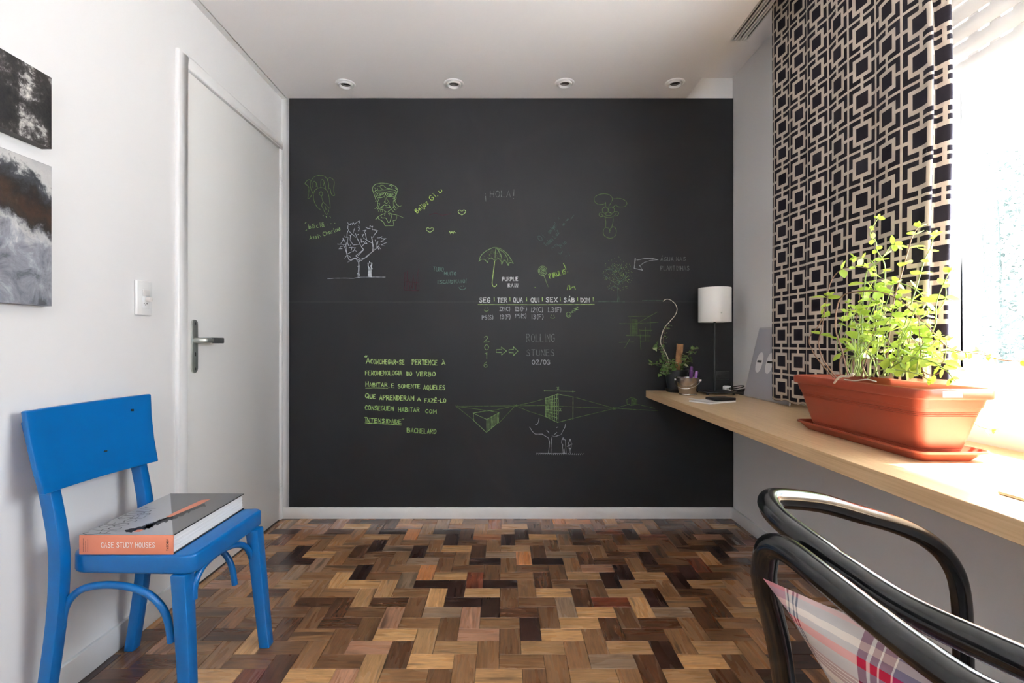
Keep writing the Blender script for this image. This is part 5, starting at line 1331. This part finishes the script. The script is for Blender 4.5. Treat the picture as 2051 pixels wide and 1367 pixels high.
def stem(pts, r0, r1, m, leaves=1.0, size=(0.014, 0.024), step=0.03, start=0.35, tip=True):
    q = smooth_path(pts, 7)
    n = len(q)
    o = MB().tube(q, [1.25 * (r0 + (r1 - r0) * i / (n - 1)) for i in range(n)], n=6).build('stem', m, pt, smooth=True, recalc=False)
    acc, L, tot = 0.0, 0.0, sum((q[i + 1] - q[i]).length for i in range(n - 1))
    side = rp.uniform(0, 3.14)
    for i in range(1, n):
        sg = (q[i] - q[i - 1]).length; acc += sg; L += sg
        if L / tot < start or acc < step: continue
        if rp.random() > leaves: acc = 0; continue
        acc = 0; side += math.pi / 2 + rp.uniform(-0.4, 0.4)
        t = (q[i] - q[i - 1]).normalized(); nrm = t.orthogonal().normalized()
        nrm = (Matrix.Rotation(side, 3, t) @ nrm)
        sz = rp.uniform(*size) * (1.15 - 0.5 * L / tot)
        for sgn in (1, -1):
            d = nrm * sgn + t * 0.35 + Vector((0, 0, rp.uniform(-0.35, 0.25)))
            leaf_at(q[i], d, sz * 1.5 * rp.uniform(0.7, 1.2))
    if tip:
        t = (q[-1] - q[-2]).normalized()
        for k in range(4):
            nrm = Matrix.Rotation(k * 1.57 + 0.4, 3, t) @ t.orthogonal().normalized()
            leaf_at(q[-1], nrm + t * 0.9, size[0] * 1.2 * rp.uniform(0.55, 0.9))
def S8(pts, x0=1.04, x1=None):     # crop (1500,380) x 2.3575 -> points on a plane of constant x
    n = len(pts); x1 = x0 if x1 is None else x1
    return [PX(1500 + a / 2.3575, 380 + b_ / 2.3575, x0 + (x1 - x0) * i / max(1, n - 1)) for i, (a, b_) in enumerate(pts)]
G, Bn = M['mint_stem'], M['brown_stem']
stem(S8([(400, 885), (350, 830), (300, 760), (285, 700), (330, 640), (358, 560), (385, 440), (430, 380), (500, 363), (575, 372)], 1.02), 0.0016, 0.001, Bn, 0.9, (0.022, 0.034), 0.05, 0.5)
stem(S8([(412, 885), (350, 800), (330, 720), (345, 650), (360, 560), (372, 500)], 1.00), 0.0018, 0.001, Bn, 0.8, (0.02, 0.030), 0.04, 0.55)
stem(S8([(540, 885), (530, 780), (534, 700), (536, 560), (548, 440), (560, 380), (620, 330), (670, 265), (690, 262)], 1.03), 0.0018, 0.001, G, 0.85, (0.020, 0.034), 0.045, 0.5)
stem(S8([(640, 870), (655, 760), (668, 640), (690, 500), (720, 400), (748, 300), (772, 220), (800, 175)], 1.06), 0.0018, 0.001, Bn, 0.95, (0.022, 0.034), 0.035, 0.35)
stem(S8([(470, 885), (440, 760), (410, 660), (415, 560), (450, 495), (560, 477), (640, 488), (710, 520), (760, 565), (850, 650), (930, 735), (1010, 765), (1100, 775), (1180, 800), (1285, 808)], 1.00, 1.08), 0.0019, 0.001, Bn, 0.9, (0.016, 0.026), 0.045, 0.45)
stem(S8([(600, 860), (615, 640), (640, 450), (640, 350), (607, 290), (600, 245), (572, 215), (585, 175), (610, 135)], 1.07), 0.0016, 0.0008, G, 0.9, (0.014, 0.022), 0.035, 0.4)
stem(S8([(700, 880), (760, 800), (830, 720), (880, 640), (885, 540), (912, 460), (945, 390)], 1.06), 0.0016, 0.0009, G, 0.9, (0.020, 0.036), 0.04, 0.35)
stem(S8([(720, 880), (800, 800), (860, 780), (930, 760), (1010, 770), (1090, 760), (1130, 780)], 1.05), 0.0015, 0.0008, G, 0.9, (0.014, 0.022), 0.03, 0.3)
stem(S8([(690, 880), (720, 700), (760, 560), (800, 430), (830, 330), (860, 270), (870, 215)], 1.07), 0.0016, 0.0009, G, 0.95, (0.020, 0.032), 0.03, 0.35)
stem(S8([(560, 880), (500, 760), (480, 640), (520, 540), (600, 470), (700, 440), (800, 480), (850, 560)], 1.08), 0.0016, 0.0009, G, 0.9, (0.018, 0.030), 0.035, 0.4)
stem(S8([(620, 880), (700, 820), (780, 790), (880, 820), (940, 860), (960, 890)], 0.99), 0.0014, 0.0008, G, 0.9, (0.014, 0.024), 0.03, 0.3)
stem(S8([(560, 890), (620, 850), (700, 850), (800, 870), (850, 900)], 0.965), 0.0014, 0.0008, G, 0.8, (0.012, 0.020), 0.03, 0.3)
stem(S8([(640, 860), (720, 680), (820, 600), (900, 560), (930, 500), (925, 440)], 1.09), 0.0015, 0.0008, G, 0.9, (0.018, 0.030), 0.035, 0.4)
stem(S8([(510, 880), (500, 700), (560, 560), (590, 480), (600, 380), (570, 330), (500, 320)], 1.05), 0.0016, 0.0009, G, 0.9, (0.020, 0.034), 0.04, 0.5)
stem(S8([(1000, 1000), (1040, 1080), (1100, 1120), (1150, 1130)], 1.165), 0.0012, 0.0008, G, 1.0, (0.014, 0.020), 0.025, 0.2)
for i in range(44):               # the tangle inside
    bx = rp.uniform(420, 840); tx = bx + rp.gauss(40, 90); ty = rp.uniform(430, 720) + abs(tx - 650) * 0.35
    x_ = rp.uniform(0.985, 1.11)
    mx_ = (bx + tx) / 2 + rp.gauss(0, 45)
    stem(S8([(bx, 880), (bx + rp.gauss(0, 15), 800), (mx_, (880 + ty) / 2 + 20), (tx, ty)], x_, x_ + rp.uniform(-0.02, 0.02)), 0.0015, 0.0007, G if rp.random() < 0.8 else Bn, 0.85, (0.015, 0.032), 0.045, 0.42)
leaf_list = [l for l in leaf_list if l[0].x < 1.165 and l[0].z > 0.9 or l[0].z < 0.9 and l[0].x > 1.14]
leaf_list.sort(key=lambda l: l[2] / l[0].y, reverse=True)
def leaf_matrix(p, d, s, r):
    x = d; y = Vector((0, 0, 1)).cross(x)
    if y.length < 0.05: y = Vector((1, 0, 0))
    y.normalize(); z = x.cross(y)
    m = Matrix((x, y, z)).transposed().to_4x4()
    return Matrix.Translation(p) @ m @ Matrix.Rotation(r, 4, 'X') @ Matrix.Scale(s, 4)
small = MB()
for i, (p, d, s, up) in enumerate(leaf_list):
    me = mint_meshes[i % 3]
    mt = leaf_matrix(p, d, s, rp.uniform(-0.9, 0.9))
    if i < 285:
        o = bpy.data.objects.new('leaf', me); COL.objects.link(o)
        o.parent = pt; o.matrix_parent_inverse = Matrix.Translation(pt.location).inverted()
        o.matrix_basis = mt
    else:
        small.add([mt @ v.co for v in me.vertices], [tuple(q.vertices) for q in me.polygons])
if small.v:
    o = small.build('small_leaves', M['mint'], pt, smooth=True, recalc=False); o['kind'] = 'stuff'
# dry stem ends drooping over the rim
MB().tube(smooth_path(S8([(495, 868), (470, 880), (430, 882), (402, 912)], 0.949), 5), [0.0025, 0.004, 0.005, 0.004] + [0.003] * 12, n=6).build('dry_stem', M['dead_stem'], pt, smooth=True)
MB().tube(smooth_path(S8([(600, 905), (560, 895), (500, 900), (450, 895)], 0.955), 5), 0.0018, n=6).build('dry_stem', M['dead_stem'], pt, smooth=True)

# leaning grey poster in a thin frame
A1, A2 = P(1489, 791, 2.615), Vector((1.262, 2.20, ZD + 0.001)); A1.z = ZD + 0.001; A2.x = A1.x
B1 = Vector((1.321, 2.585, 1.100)); B2 = B1 + (A2 - A1)
nrm = (A2 - A1).cross(B1 - A1).normalized()
if nrm.x > 0: nrm = -nrm
po_ = thing('framed_poster', 'grey print in a thin frame leaning on the wall behind the curtain edge', 'picture', (1.29, 2.4, ZD))
th = -nrm * 0.008
MB().hexa([A1, A2, A2 + th, A1 + th], [B1, B2, B2 + th, B1 + th]).build('frame', M['poster_frame'], po_, bevel=0.001)
def pq(u, v, o_=0.0005): return A1.lerp(A2, u).lerp(B1.lerp(B2, u), v) + nrm * o_
MB().add([pq(.02, .02), pq(.98, .02), pq(.98, .98), pq(.02, .98)], [(0, 1, 2, 3)])
mb = MB(); mb.add([pq(.022, .022), pq(.978, .022), pq(.978, .978), pq(.022, .978)], [(0, 1, 2, 3)]); mb.build('print', M['poster'], po_, recalc=False)
for u0 in (0.20, 0.43, 0.66):
    mb = MB()
    mb.add([pq(u0 + 0.075 * math.cos(a), 0.50 + 0.145 * math.copysign(abs(math.sin(a)) ** 0.8, math.sin(a)), 0.0009) for a in [k * math.pi / 12 for k in range(24)]], [tuple(range(24))])
    mb.build('printed_oval', M['paper'], po_, recalc=False)
    mb = MB(); mb.add([pq(u0 - 0.05, 0.50, 0.0012), pq(u0 + 0.05, 0.50, 0.0012), pq(u0 + 0.05, 0.53, 0.0012), pq(u0 - 0.05, 0.53, 0.0012)], [(0, 1, 2, 3)]); mb.build('printed_bar', M['cover_k'], po_, recalc=False)

# table lamp
lx, ly = 1.147, 2.722
lp_ = thing('table_lamp', 'table lamp with a white drum shade on a black pole in the desk corner', 'lamp', (lx, ly, ZD))
MB().box(lx - 0.079, lx + 0.079, ly - 0.085, ly + 0.075, ZD + 0.010, ZD + 0.0165).build('base', M['black_metal'], lp_, bevel=0.001)
for sx in (-1, 1):
    for sy in (-1, 1):
        MB().lathe([(0.0001, 0.0006), (0.006, 0.0006), (0.006, 0.0100), (0.0001, 0.0100)], (lx + sx * 0.07, ly - 0.005 + sy * 0.07, ZD), 12).build('foot', M['black_plastic'], lp_, smooth='auto')
MB().tube([(lx, ly, ZD + 0.0165), (lx, ly, 1.20)], 0.0058, n=14).build('pole', M['black_metal'], lp_, smooth='auto')
MB().lathe([(0.0822, 1.134), (0.0838, 1.1335), (0.0848, 1.1350), (0.0848, 1.3185), (0.0838, 1.3200), (0.0824, 1.3195)], (lx, ly, 0), 56, closed=True).build('lamp_shade', M['shade'], lp_, smooth='auto')
mb = MB()
for k in range(3):
    a = k * 2 * math.pi / 3 + 0.3
    mb.tube([(lx, ly, 1.195), (lx + 0.082 * math.cos(a), ly + 0.082 * math.sin(a), 1.195)], 0.0015, n=6)
mb.lathe([(0.0001, 1.18), (0.018, 1.18), (0.018, 1.225), (0.0001, 1.225)], (lx, ly, 0), 16)
mb.build('bulb_holder', M['black_plastic'], lp_, smooth='auto')
MB().prism([(0.004 * math.cos(k * math.pi / 6), 0.004 * math.sin(k * math.pi / 6)) for k in range(12)], 0, 0.0022, lambda a, b_, d: (lx + a, ly - 0.0848 - d, 1.181 + b_)).build('badge', M['steel'], lp_)

# cables, plug
rr = random.Random(12)
mb = MB()
for k in range(5):
    pts = []; a0 = rr.uniform(0, 6.28); rx_, ry_ = rr.uniform(0.022, 0.04), rr.uniform(0.02, 0.045); cxk, cyk = 1.272 + rr.uniform(-.008, .010), 2.70 + rr.uniform(-.02, .02); tz = rr.uniform(-0.25, 0.45)
    for i in range(14):
        a = a0 + 2 * math.pi * i / 14
        pts.append((cxk + rx_ * math.cos(a), cyk + ry_ * math.sin(a), ZD + 0.006 + 0.005 * k + tz * 0.02 * (math.cos(a) + 1)))
    mb.tube(smooth_path(pts, 3, True), 0.0026, n=7, closed=True)
tag(mb.build('power_cable', M['cable'], None, smooth=True), 'coiled black power cable beside the lamp base', 'cable')
mb = MB().tube(smooth_path([(1.285, 2.66, ZD + 0.0035), (1.282, 2.60, ZD + 0.0035), (1.262, 2.635, ZD + 0.0035), (1.252, 2.66, ZD + 0.0035)], 6), 0.0028, n=7)
mb.build('cable_tail', M['cable'], bpy.data.objects['power_cable'], smooth=True)
pg = thing('power_adapter', 'small white power plug lying among the black cables', 'plug', (1.262, 2.83, ZD))
MB().box(1.243, 1.281, 2.812, 2.848, ZD + 0.0006, ZD + 0.034).build('body', M['white_plastic'], pg, bevel=0.008, seg=3)
mb = MB()
for dx in (-0.008, 0.008): mb.tube([(1.262 + dx, 2.812, ZD + 0.018), (1.262 + dx, 2.797, ZD + 0.018)], 0.0022, n=8)
mb.build('pin', M['steel'], pg, smooth='auto')
MB().tube(smooth_path([(1.262, 2.848, ZD + 0.02), (1.262, 2.872, ZD + 0.02), (1.285, 2.882, ZD + 0.03), (1.30, 2.868, ZD + 0.05), (1.296, 2.855, ZD + 0.03), (1.29, 2.84, ZD + 0.004)], 5), 0.0024, n=7).build('lead', M['cable'], pg, smooth=True)

# metal pail with purple pens
bx_, by_ = 0.975, 2.655
pa = thing('metal_pail', 'small shiny metal pail holding purple pens at the end of the desk', 'bucket', (bx_, by_, ZD))
MB().lathe([(0.0001, 0.0006), (0.043, 0.0006), (0.0445, 0.003), (0.0445, 0.006), (0.0435, 0.0075), (0.0555, 0.066), (0.0562, 0.068), (0.0595, 0.090), (0.0635, 0.091), (0.0640, 0.093), (0.0630, 0.0945), (0.0585, 0.0925), (0.0425, 0.009), (0.0001, 0.008)], (bx_, by_, ZD), 40).build('body', M['pail'], pa, smooth='auto')
hd_ = [(bx_ + 0.0655 * math.cos(t), by_ - 0.0 + 0.0655 * math.sin(t) * 1.0, ZD + 0.080) for t in (2.6, -0.54)]
pts = []
for i in range(17):
    t = math.pi * i / 16
    a = Vector(hd_[0]).lerp(Vector(hd_[1]), (1 - math.cos(t)) / 2)
    pts.append(a + Vector((-0.036, -0.058, -0.042)) * math.sin(t))
MB().tube(pts, 0.0016, n=8).build('bail_handle', M['chrome'], pa, smooth=True)
for h_ in hd_:
    MB().lathe([(0.0001, -0.006), (0.007, -0.005), (0.007, 0.005), (0.0001, 0.006)], (bx_ + (h_[0] - bx_) * 0.965, by_ + (h_[1] - by_) * 0.965, ZD + 0.080), 14).build('handle_lug', M['chrome'], pa, smooth='auto')
pens = [('purple_marker', 'tall dark purple marker standing in the metal pail', M['purple'], (0.018, 0.012), (0.026, 0.014), 0.150, 0.0085),
        ('purple_marker', 'lilac marker leaning at the right rim of the metal pail', M['purple_l'], (0.026, -0.010), (0.042, -0.018), 0.128, 0.0080),
        ('purple_marker', 'short dark purple marker leaning left of the others in the metal pail', M['purple'], (0.004, -0.016), (0.012, -0.026), 0.130, 0.0085)]
for nm, lab, m_, b0, t0, hgt, r_ in pens:
    p0 = Vector((bx_ + b0[0], by_ + b0[1], ZD + 0.0095)); p1 = Vector((bx_ + t0[0], by_ + t0[1], ZD + hgt))
    t = thing(nm, lab, 'pen', p0, 'purple pens in the pail')
    MB().tube([p0, p0.lerp(p1, .62)], r_, n=12).build('barrel', m_, t, smooth='auto')
    MB().tube([p0.lerp(p1, .621), p0.lerp(p1, .64), p0.lerp(p1, .96), p1], [r_ * .9, r_ * 1.12, r_ * 1.05, r_ * .75], n=8).build('cap', m_, t, smooth='auto')

# ivy in a black pot
ix, iy = 0.970, 2.812
iv = thing('potted_ivy', 'small ivy in a black plastic pot with a bare stem arching over the blackboard', 'potted plant', (ix, iy, ZD))
MB().lathe([(0.0001, 0.003), (0.050, 0.003), (0.051, 0.022), (0.062, 0.112), (0.066, 0.112), (0.067, 0.126), (0.064, 0.1275), (0.061, 0.125), (0.060, 0.110), (0.0001, 0.108)], (ix, iy, ZD), 40).build('pot', M['black_plastic'], iv, smooth='auto')
MB().lathe([(0.0001, 0.0006), (0.054, 0.0006), (0.062, 0.020), (0.060, 0.021), (0.0525, 0.0025), (0.0001, 0.0022)], (ix, iy, ZD), 40).build('saucer', M['black_plastic'], iv, smooth='auto')
MB().lathe([(0.0001, 0.114), (0.03, 0.113), (0.0598, 0.1105)], (ix, iy, ZD), 24).build('soil', M['soil'], iv, smooth=True)
bkp = []
for k in range(9):
    bkp.append(None)
mb = MB()
c0, c1 = P(1357, 742, 2.80), P(1362, 690, 2.80)
ring = [(0.019 * math.cos(a), 0.010 * math.sin(a)) for a in [k * math.pi / 5 for k in range(10)]]
jt = [rr.uniform(0.85, 1.15) for _ in ring]
lv_ = []
for j in range(6):
    c = c0.lerp(c1, j / 5)
    lv_ += [(c.x + a * jt[i] * rr.uniform(.93, 1.07), c.y + b_ * jt[i], c.z + (rr.uniform(-.004, .008) if j == 5 else 0) - (0.02 if j == 0 else 0)) for i, (a, b_) in enumerate(ring)]
n_ = len(ring)
mb.add(lv_, [tuple(range(n_ - 1, -1, -1)), tuple(5 * n_ + k for k in range(n_))] + [(j * n_ + k, j * n_ + (k + 1) % n_, (j + 1) * n_ + (k + 1) % n_, (j + 1) * n_ + k) for j in range(5) for k in range(n_)])
mb.build('bark_stake', M['bark'], iv)
bare = [(1341, 731), (1337, 715), (1330, 700), (1323, 686), (1325, 672), (1331, 656), (1342, 643), (1352, 631), (1356, 619), (1352, 608), (1342, 600), (1334, 599), (1328, 603)]
MB().tube(smooth_path([P(a, b_, 2.80) for a, b_ in bare], 6), [0.0026] * 30 + [0.0017] * 43, n=7).build('bare_stem', M['dead_stem'], iv, smooth=True)
def ivy_mesh(m):
    out = [(0, 0), (0.18, 0.30), (0.05, 0.48), (0.36, 0.34), (0.55, 0.40), (0.62, 0.2), (1.0, 0.0)]
    full = out + [(a, -b_) for a, b_ in reversed(out[1:-1])]
    vs = [(a, b_, 0.12 * abs(b_) - 0.15 * a * a) for a, b_ in full] + [(0.4, 0, -0.05)]
    n = len(full)
    me = bpy.data.meshes.new('leaf'); me.from_pydata(vs, [], [(i, (i + 1) % n, n) for i in range(n)]); me.materials.append(m)
    return me
iv_me = [ivy_mesh(M['ivy']), ivy_mesh(M['ivy']), ivy_mesh(M['ivy_var'])]
ivp = []
ivy_stems = [[(1350, 742), (1335, 735), (1318, 728), (1300, 727)], [(1348, 742), (1330, 715), (1318, 695), (1312, 690)], [(1345, 742), (1332, 720), (1328, 695), (1330, 668), (1336, 652)], [(1352, 740), (1340, 725), (1330, 735), (1325, 748)], [(1362, 742), (1372, 725), (1382, 705), (1392, 698)],
             [(1360, 742), (1370, 730), (1378, 722), (1384, 724)], [(1355, 742), (1352, 728), (1345, 722)], [(1362, 740), (1366, 722), (1372, 710)], [(1350, 742), (1340, 738), (1334, 742), (1336, 748)]]
ri = random.Random(23)
for si, stp in enumerate(ivy_stems):
    y_ = 2.80 + ri.uniform(-0.045, 0.02)
    q = smooth_path([P(a, b_, y_ - 0.03 * (i / len(stp))) for i, (a, b_) in enumerate(stp)], 6)
    MB().tube(q, 0.0011, n=5).build('stem', M['brown_stem'], iv, smooth=True, recalc=False)
    for i in range(2, len(q), 2):
        for rep in range(3):
            d = Vector((ri.gauss(0, 1), ri.gauss(-0.5, 0.6), ri.gauss(0.05, 0.6)))
            ivp.append((q[i] + Vector((ri.gauss(0, .006), ri.gauss(0, .006), ri.gauss(0, .006))), d, ri.uniform(0.016, 0.031) * (0.75 if si == 2 else 1)))
for i, (p, d, s) in enumerate(ivp):
    o = bpy.data.objects.new('leaf', iv_me[i % 3 if ri.random() < 0.6 else 0]); COL.objects.link(o)
    o.parent = iv; o.matrix_parent_inverse = Matrix.Translation(iv.location).inverted()
    o.matrix_basis = leaf_matrix(p, d.normalized(), s, ri.uniform(-0.6, 0.6))

# notebook with a black wallet on it
nb = thing('notebook', 'thin white notebook lying slantwise near the end of the desk', 'notebook', (0.98, 2.345, ZD))
ex, ey = Vector((0.88, 0.475, 0)).normalized(), Vector((-0.475, 0.88, 0)).normalized()
o0 = Vector((0.927, 2.25, 0))
def nbq(u, v, z): p = o0 + ex * u + ey * v; return (p.x, p.y, z)
MB().hexa([nbq(0, 0, ZD + 0.0006), nbq(.18, 0, ZD + 0.0006), nbq(.18, .12, ZD + 0.0006), nbq(0, .12, ZD + 0.0006)], [nbq(0, 0, ZD + .0016), nbq(.18, 0, ZD + .0016), nbq(.18, .12, ZD + .0016), nbq(0, .12, ZD + .0016)]).build('back_cover', M['paper'], nb)
MB().hexa([nbq(.001, .001, ZD + .0017), nbq(.178, .001, ZD + .0017), nbq(.178, .119, ZD + .0017), nbq(.001, .119, ZD + .0017)], [nbq(.001, .001, ZD + .0068), nbq(.178, .001, ZD + .0068), nbq(.178, .119, ZD + .0068), nbq(.001, .119, ZD + .0068)]).build('pages', M['paper'], nb, bevel=0.001)
mb = MB(); vs = []
for i in range(9):
    for j in range(2):
        u = -0.003 + 0.183 * i / 8
        z = ZD + 0.0072 + 0.009 * math.exp(-((u - 0.012) / 0.03) ** 2) * (1 if j else 0.4)
        vs += [nbq(u, .12 * j, z), nbq(u, .12 * j, z + .0006)]
fs = []
for i in range(8):
    a, b_ = i * 4, i * 4 + 4
    fs += [(a, b_, b_ + 2, a + 2), (a + 1, a + 3, b_ + 3, b_ + 1), (a, a + 1, b_ + 1, b_), (a + 2, b_ + 2, b_ + 3, a + 3)]
fs += [(0, 2, 3, 1), (32, 33, 35, 34)]
mb.add(vs, fs); mb.build('front_cover', M['paper'], nb, smooth='auto')
wl = thing('wallet', 'flat black wallet lying on the white notebook', 'wallet', (1.0, 2.335, ZD + 0.0085))
o0 = Vector((0.966, 2.278, 0)); ex, ey = Vector((0.97, 0.24, 0)).normalized(), Vector((-0.24, 0.97, 0)).normalized()
o0 = Vector((0.975, 2.300, 0))
for nm, z0, z1 in (('lower_half', 0.0092, 0.0152), ('upper_half', 0.0156, 0.0215)):
    MB().hexa([nbq(0, 0, ZD + z0), nbq(.108, 0, ZD + z0), nbq(.108, .078, ZD + z0), nbq(0, .078, ZD + z0)], [nbq(0, 0, ZD + z1), nbq(.108, 0, ZD + z1), nbq(.108, .078, ZD + z1), nbq(0, .078, ZD + z1)]).build(nm, M['black_plastic'], wl, bevel=0.0018)
# kraft pad at the sunlit end of the desk
kp_ = MB(); kp_.hexa([(0.921, 0.932, ZD + .0006), (0.938, 0.70, ZD + .0006), (1.15, 0.715, ZD + .0006), (1.133, 0.947, ZD + .0006)], [(0.921, 0.932, ZD + .006), (0.938, 0.70, ZD + .006), (1.15, 0.715, ZD + .006), (1.133, 0.947, ZD + .006)])
tag(kp_.build('sketch_pad', M['kraft'], None, bevel=0.001), 'thin kraft-coloured pad on the bare sunlit end of the desk past the planter', 'notepad')

# ------------------------------------------------------------------ black tubular armchair in front, with a plaid cushion
tc_ = thing('tubular_armchair', 'black tubular steel armchair with a plaid cushion, drawn up to the desk', 'chair', (0.6, 0.47, 0))
TR = 0.0140
RD = Vector((0.33, -0.944, 0)).normalized(); FD = Vector((0.944, 0.33, 0)).normalized()
RC = Vector((0.4255, 0.400, 0))
def mirr(p):
    d = (p - RC).dot(RD)
    return p - RD * (2 * d)
half = [Vector((0.4255, 0.400, 0.768)), Vector((0.396, 0.485, 0.768)), Vector((0.373, 0.550, 0.782)), Vector((0.365, 0.5735, 0.789)), Vector((0.349, 0.617, 0.803)), Vector((0.346, 0.645, 0.812)), Vector((0.358, 0.672, 0.817)), Vector((0.395, 0.695, 0.811)), Vector((0.463, 0.728, 0.794)), Vector((0.545, 0.765, 0.765)), Vector((0.625, 0.795, 0.737)), Vector((0.690, 0.815, 0.706)), Vector((0.732, 0.822, 0.668)), Vector((0.752, 0.823, 0.615)), Vector((0.757, 0.823, 0.50)), Vector((0.757, 0.823, 0.25)), Vector((0.757, 0.823, 0.0145))]
def both(h): return [mirr(p) for p in reversed(h[1:])] + h
MB().tube(smooth_path(both(half), 6), TR, n=18).build('arm_tube', M['black_tube'], tc_, smooth='auto')
c2 = RC - FD * 0.064
half2 = [Vector((c2.x, c2.y, 0.761)), Vector((0.347, 0.430, 0.770)), Vector((0.325, 0.505, 0.789)), Vector((0.313, 0.550, 0.799)), Vector((0.306, 0.574, 0.794)), Vector((0.305, 0.584, 0.773)), Vector((0.309, 0.592, 0.74)), Vector((0.340, 0.620, 0.658)), Vector((0.375, 0.66, 0.54)), Vector((0.40, 0.69, 0.44)), Vector((0.385, 0.70, 0.28)), Vector((0.345, 0.70, 0.0145))]
MB().tube(smooth_path(both(half2), 6), TR, n=18).build('back_tube', M['black_tube'], tc_, smooth='auto')
def fr(f_, r_, z): 
    p = RC + FD * f_ + RD * r_
    return Vector((p.x, p.y, z))
MB().tube(smooth_path([fr(0.07, -0.285, 0.43), fr(0.2, -0.285, 0.425), fr(0.36, -0.28, 0.43), fr(0.395, -0.25, 0.43), fr(0.40, 0, 0.43), fr(0.395, 0.25, 0.43), fr(0.36, 0.28, 0.43), fr(0.2, 0.285, 0.425), fr(0.07, 0.285, 0.43)], 6), 0.011, n=14).build('seat_frame', M['black_tube'], tc_, smooth='auto')
MB().hexa([fr(0.07, -0.275, 0.424), fr(0.385, -0.275, 0.424), fr(0.385, 0.275, 0.424), fr(0.07, 0.275, 0.424)], [fr(0.07, -0.275, 0.436), fr(0.385, -0.275, 0.436), fr(0.385, 0.275, 0.436), fr(0.07, 0.275, 0.436)]).build('seat', M['black_plastic'], tc_, bevel=0.004)
for q_ in (half[-1], mirr(half[-1]), half2[-1], mirr(half2[-1])):
    MB().lathe([(0.0001, 0.0006), (0.017, 0.0006), (0.018, 0.016), (0.0145, 0.02), (0.0142, 0.024), (0.0001, 0.024)], (q_.x, q_.y, 0), 16).build('foot', M['black_plastic'], tc_, smooth='auto')

def cushion():
    A = Vector((0.337, 0.558, 0.762)); Bc = Vector((0.506, 0.250, 0.708)); C = Vector((0.58, 0.32, 0.46)); D = Vector((0.46, 0.625, 0.46)); TIP = Vector((0.283, 0.546, 0.771))
    N = 22
    nn = (Bc - A).cross(D - A).normalized()
    if nn.x > 0: nn = -nn
    def pos(u, v, side):
        p = A.lerp(Bc, u).lerp(D.lerp(C, u), v)
        e = (16 * u * (1 - u) * v * (1 - v)) ** 0.5
        edge = min(u, 1 - u, v, 1 - v)
        p = p + nn * (side * 0.062 * e ** 0.75 * (1.0 if side > 0 else 0.55))
        # sides drawn in between the corners
        mid = A.lerp(Bc, .5).lerp(D.lerp(C, .5), .5)
        k = (0.025 if v < .5 else 0.10) * (4 * u * (1 - u)) * (2 * abs(v - .5)) ** 3 + 0.10 * (4 * v * (1 - v)) * (2 * abs(u - .5)) ** 3
        p = p.lerp(mid, k)
        p += nn * 0.004 * math.sin(9 * u + 5 * v) * e
        p += (TIP - A) * (max(0, 1 - u * 2.6) * max(0, 1 - v * 2.6)) ** 1.6
        return p
    vs, uvs, fs = [], [], []
    for side in (1, -1):
        for j in range(N + 1):
            for i in range(N + 1):
                u, v = i / N, j / N
                vs.append(pos(u, v, side)); uvs.append((u, 1 - v))
    m_ = (N + 1) ** 2
    for s_ in (0, 1):
        for j in range(N):
            for i in range(N):
                q = [s_ * m_ + j * (N + 1) + i, s_ * m_ + j * (N + 1) + i + 1, s_ * m_ + (j + 1) * (N + 1) + i + 1, s_ * m_ + (j + 1) * (N + 1) + i]
                fs.append(tuple(q if s_ == 0 else q[::-1]))
    me = bpy.data.meshes.new('cushion'); me.from_pydata(vs, [], fs); me.materials.append(M['plaid'])
    ul = me.uv_layers.new(name='UVMap')
    for lp in me.loops: ul.data[lp.index].uv = uvs[lp.vertex_index]
    bm = bmesh.new(); bm.from_mesh(me); bmesh.ops.remove_doubles(bm, verts=bm.verts, dist=1e-5); bmesh.ops.recalc_face_normals(bm, faces=bm.faces); bm.to_mesh(me); bm.free()
    for p in me.polygons: p.use_smooth = True
    o = bpy.data.objects.new('cushion', me); COL.objects.link(o)
    tag(o, 'red, purple and white plaid cushion squeezed into the black tubular armchair', 'cushion')
cushion()

# ------------------------------------------------------------------ greenery beyond the window
rh = random.Random(31)
hd = MB()
for i in range(24000):
    y = rh.uniform(2.2, 9.0)
    top = 3.1 + 0.30 * math.sin(y * 1.9) + 0.18 * math.sin(y * 4.7 + 1)
    z = -0.05 + (top + 0.05) * rh.random() ** 0.62
    x = 5.1 + 0.35 * math.sin(y * 2.3 + z) + 0.25 * math.sin(z * 3.1 - y) + abs(rh.gauss(0, 0.28))
    s = rh.uniform(0.04, 0.085)
    d = Vector((rh.gauss(-0.6, 0.6), rh.gauss(0, 0.8), rh.gauss(-0.2, 0.5))).normalized()
    mt = leaf_matrix(Vector((x, y, z)), d, s, rh.uniform(-1, 1))
    hd.add([mt @ Vector(v) for v in ((0, 0, 0), (0.45, 0.3, 0.05), (1, 0, -0.1), (0.45, -0.3, 0.05))], [(0, 1, 2), (0, 2, 3)])
for i in range(60):
    y = rh.uniform(2.2, 9.0)
    hd.tube([(5.5, y, -0.05), (5.5 + rh.gauss(0, .1), y + rh.gauss(0, .15), 1.2), (5.45 + rh.gauss(0, .15), y + rh.gauss(0, .3), 2.6)], [0.03, 0.02, 0.008], n=5)
hg = hd.build('hedge', M['hedge'], None, recalc=False)
tag(hg, 'tall pale leafy hedge outside the window', 'hedge', kind='stuff')
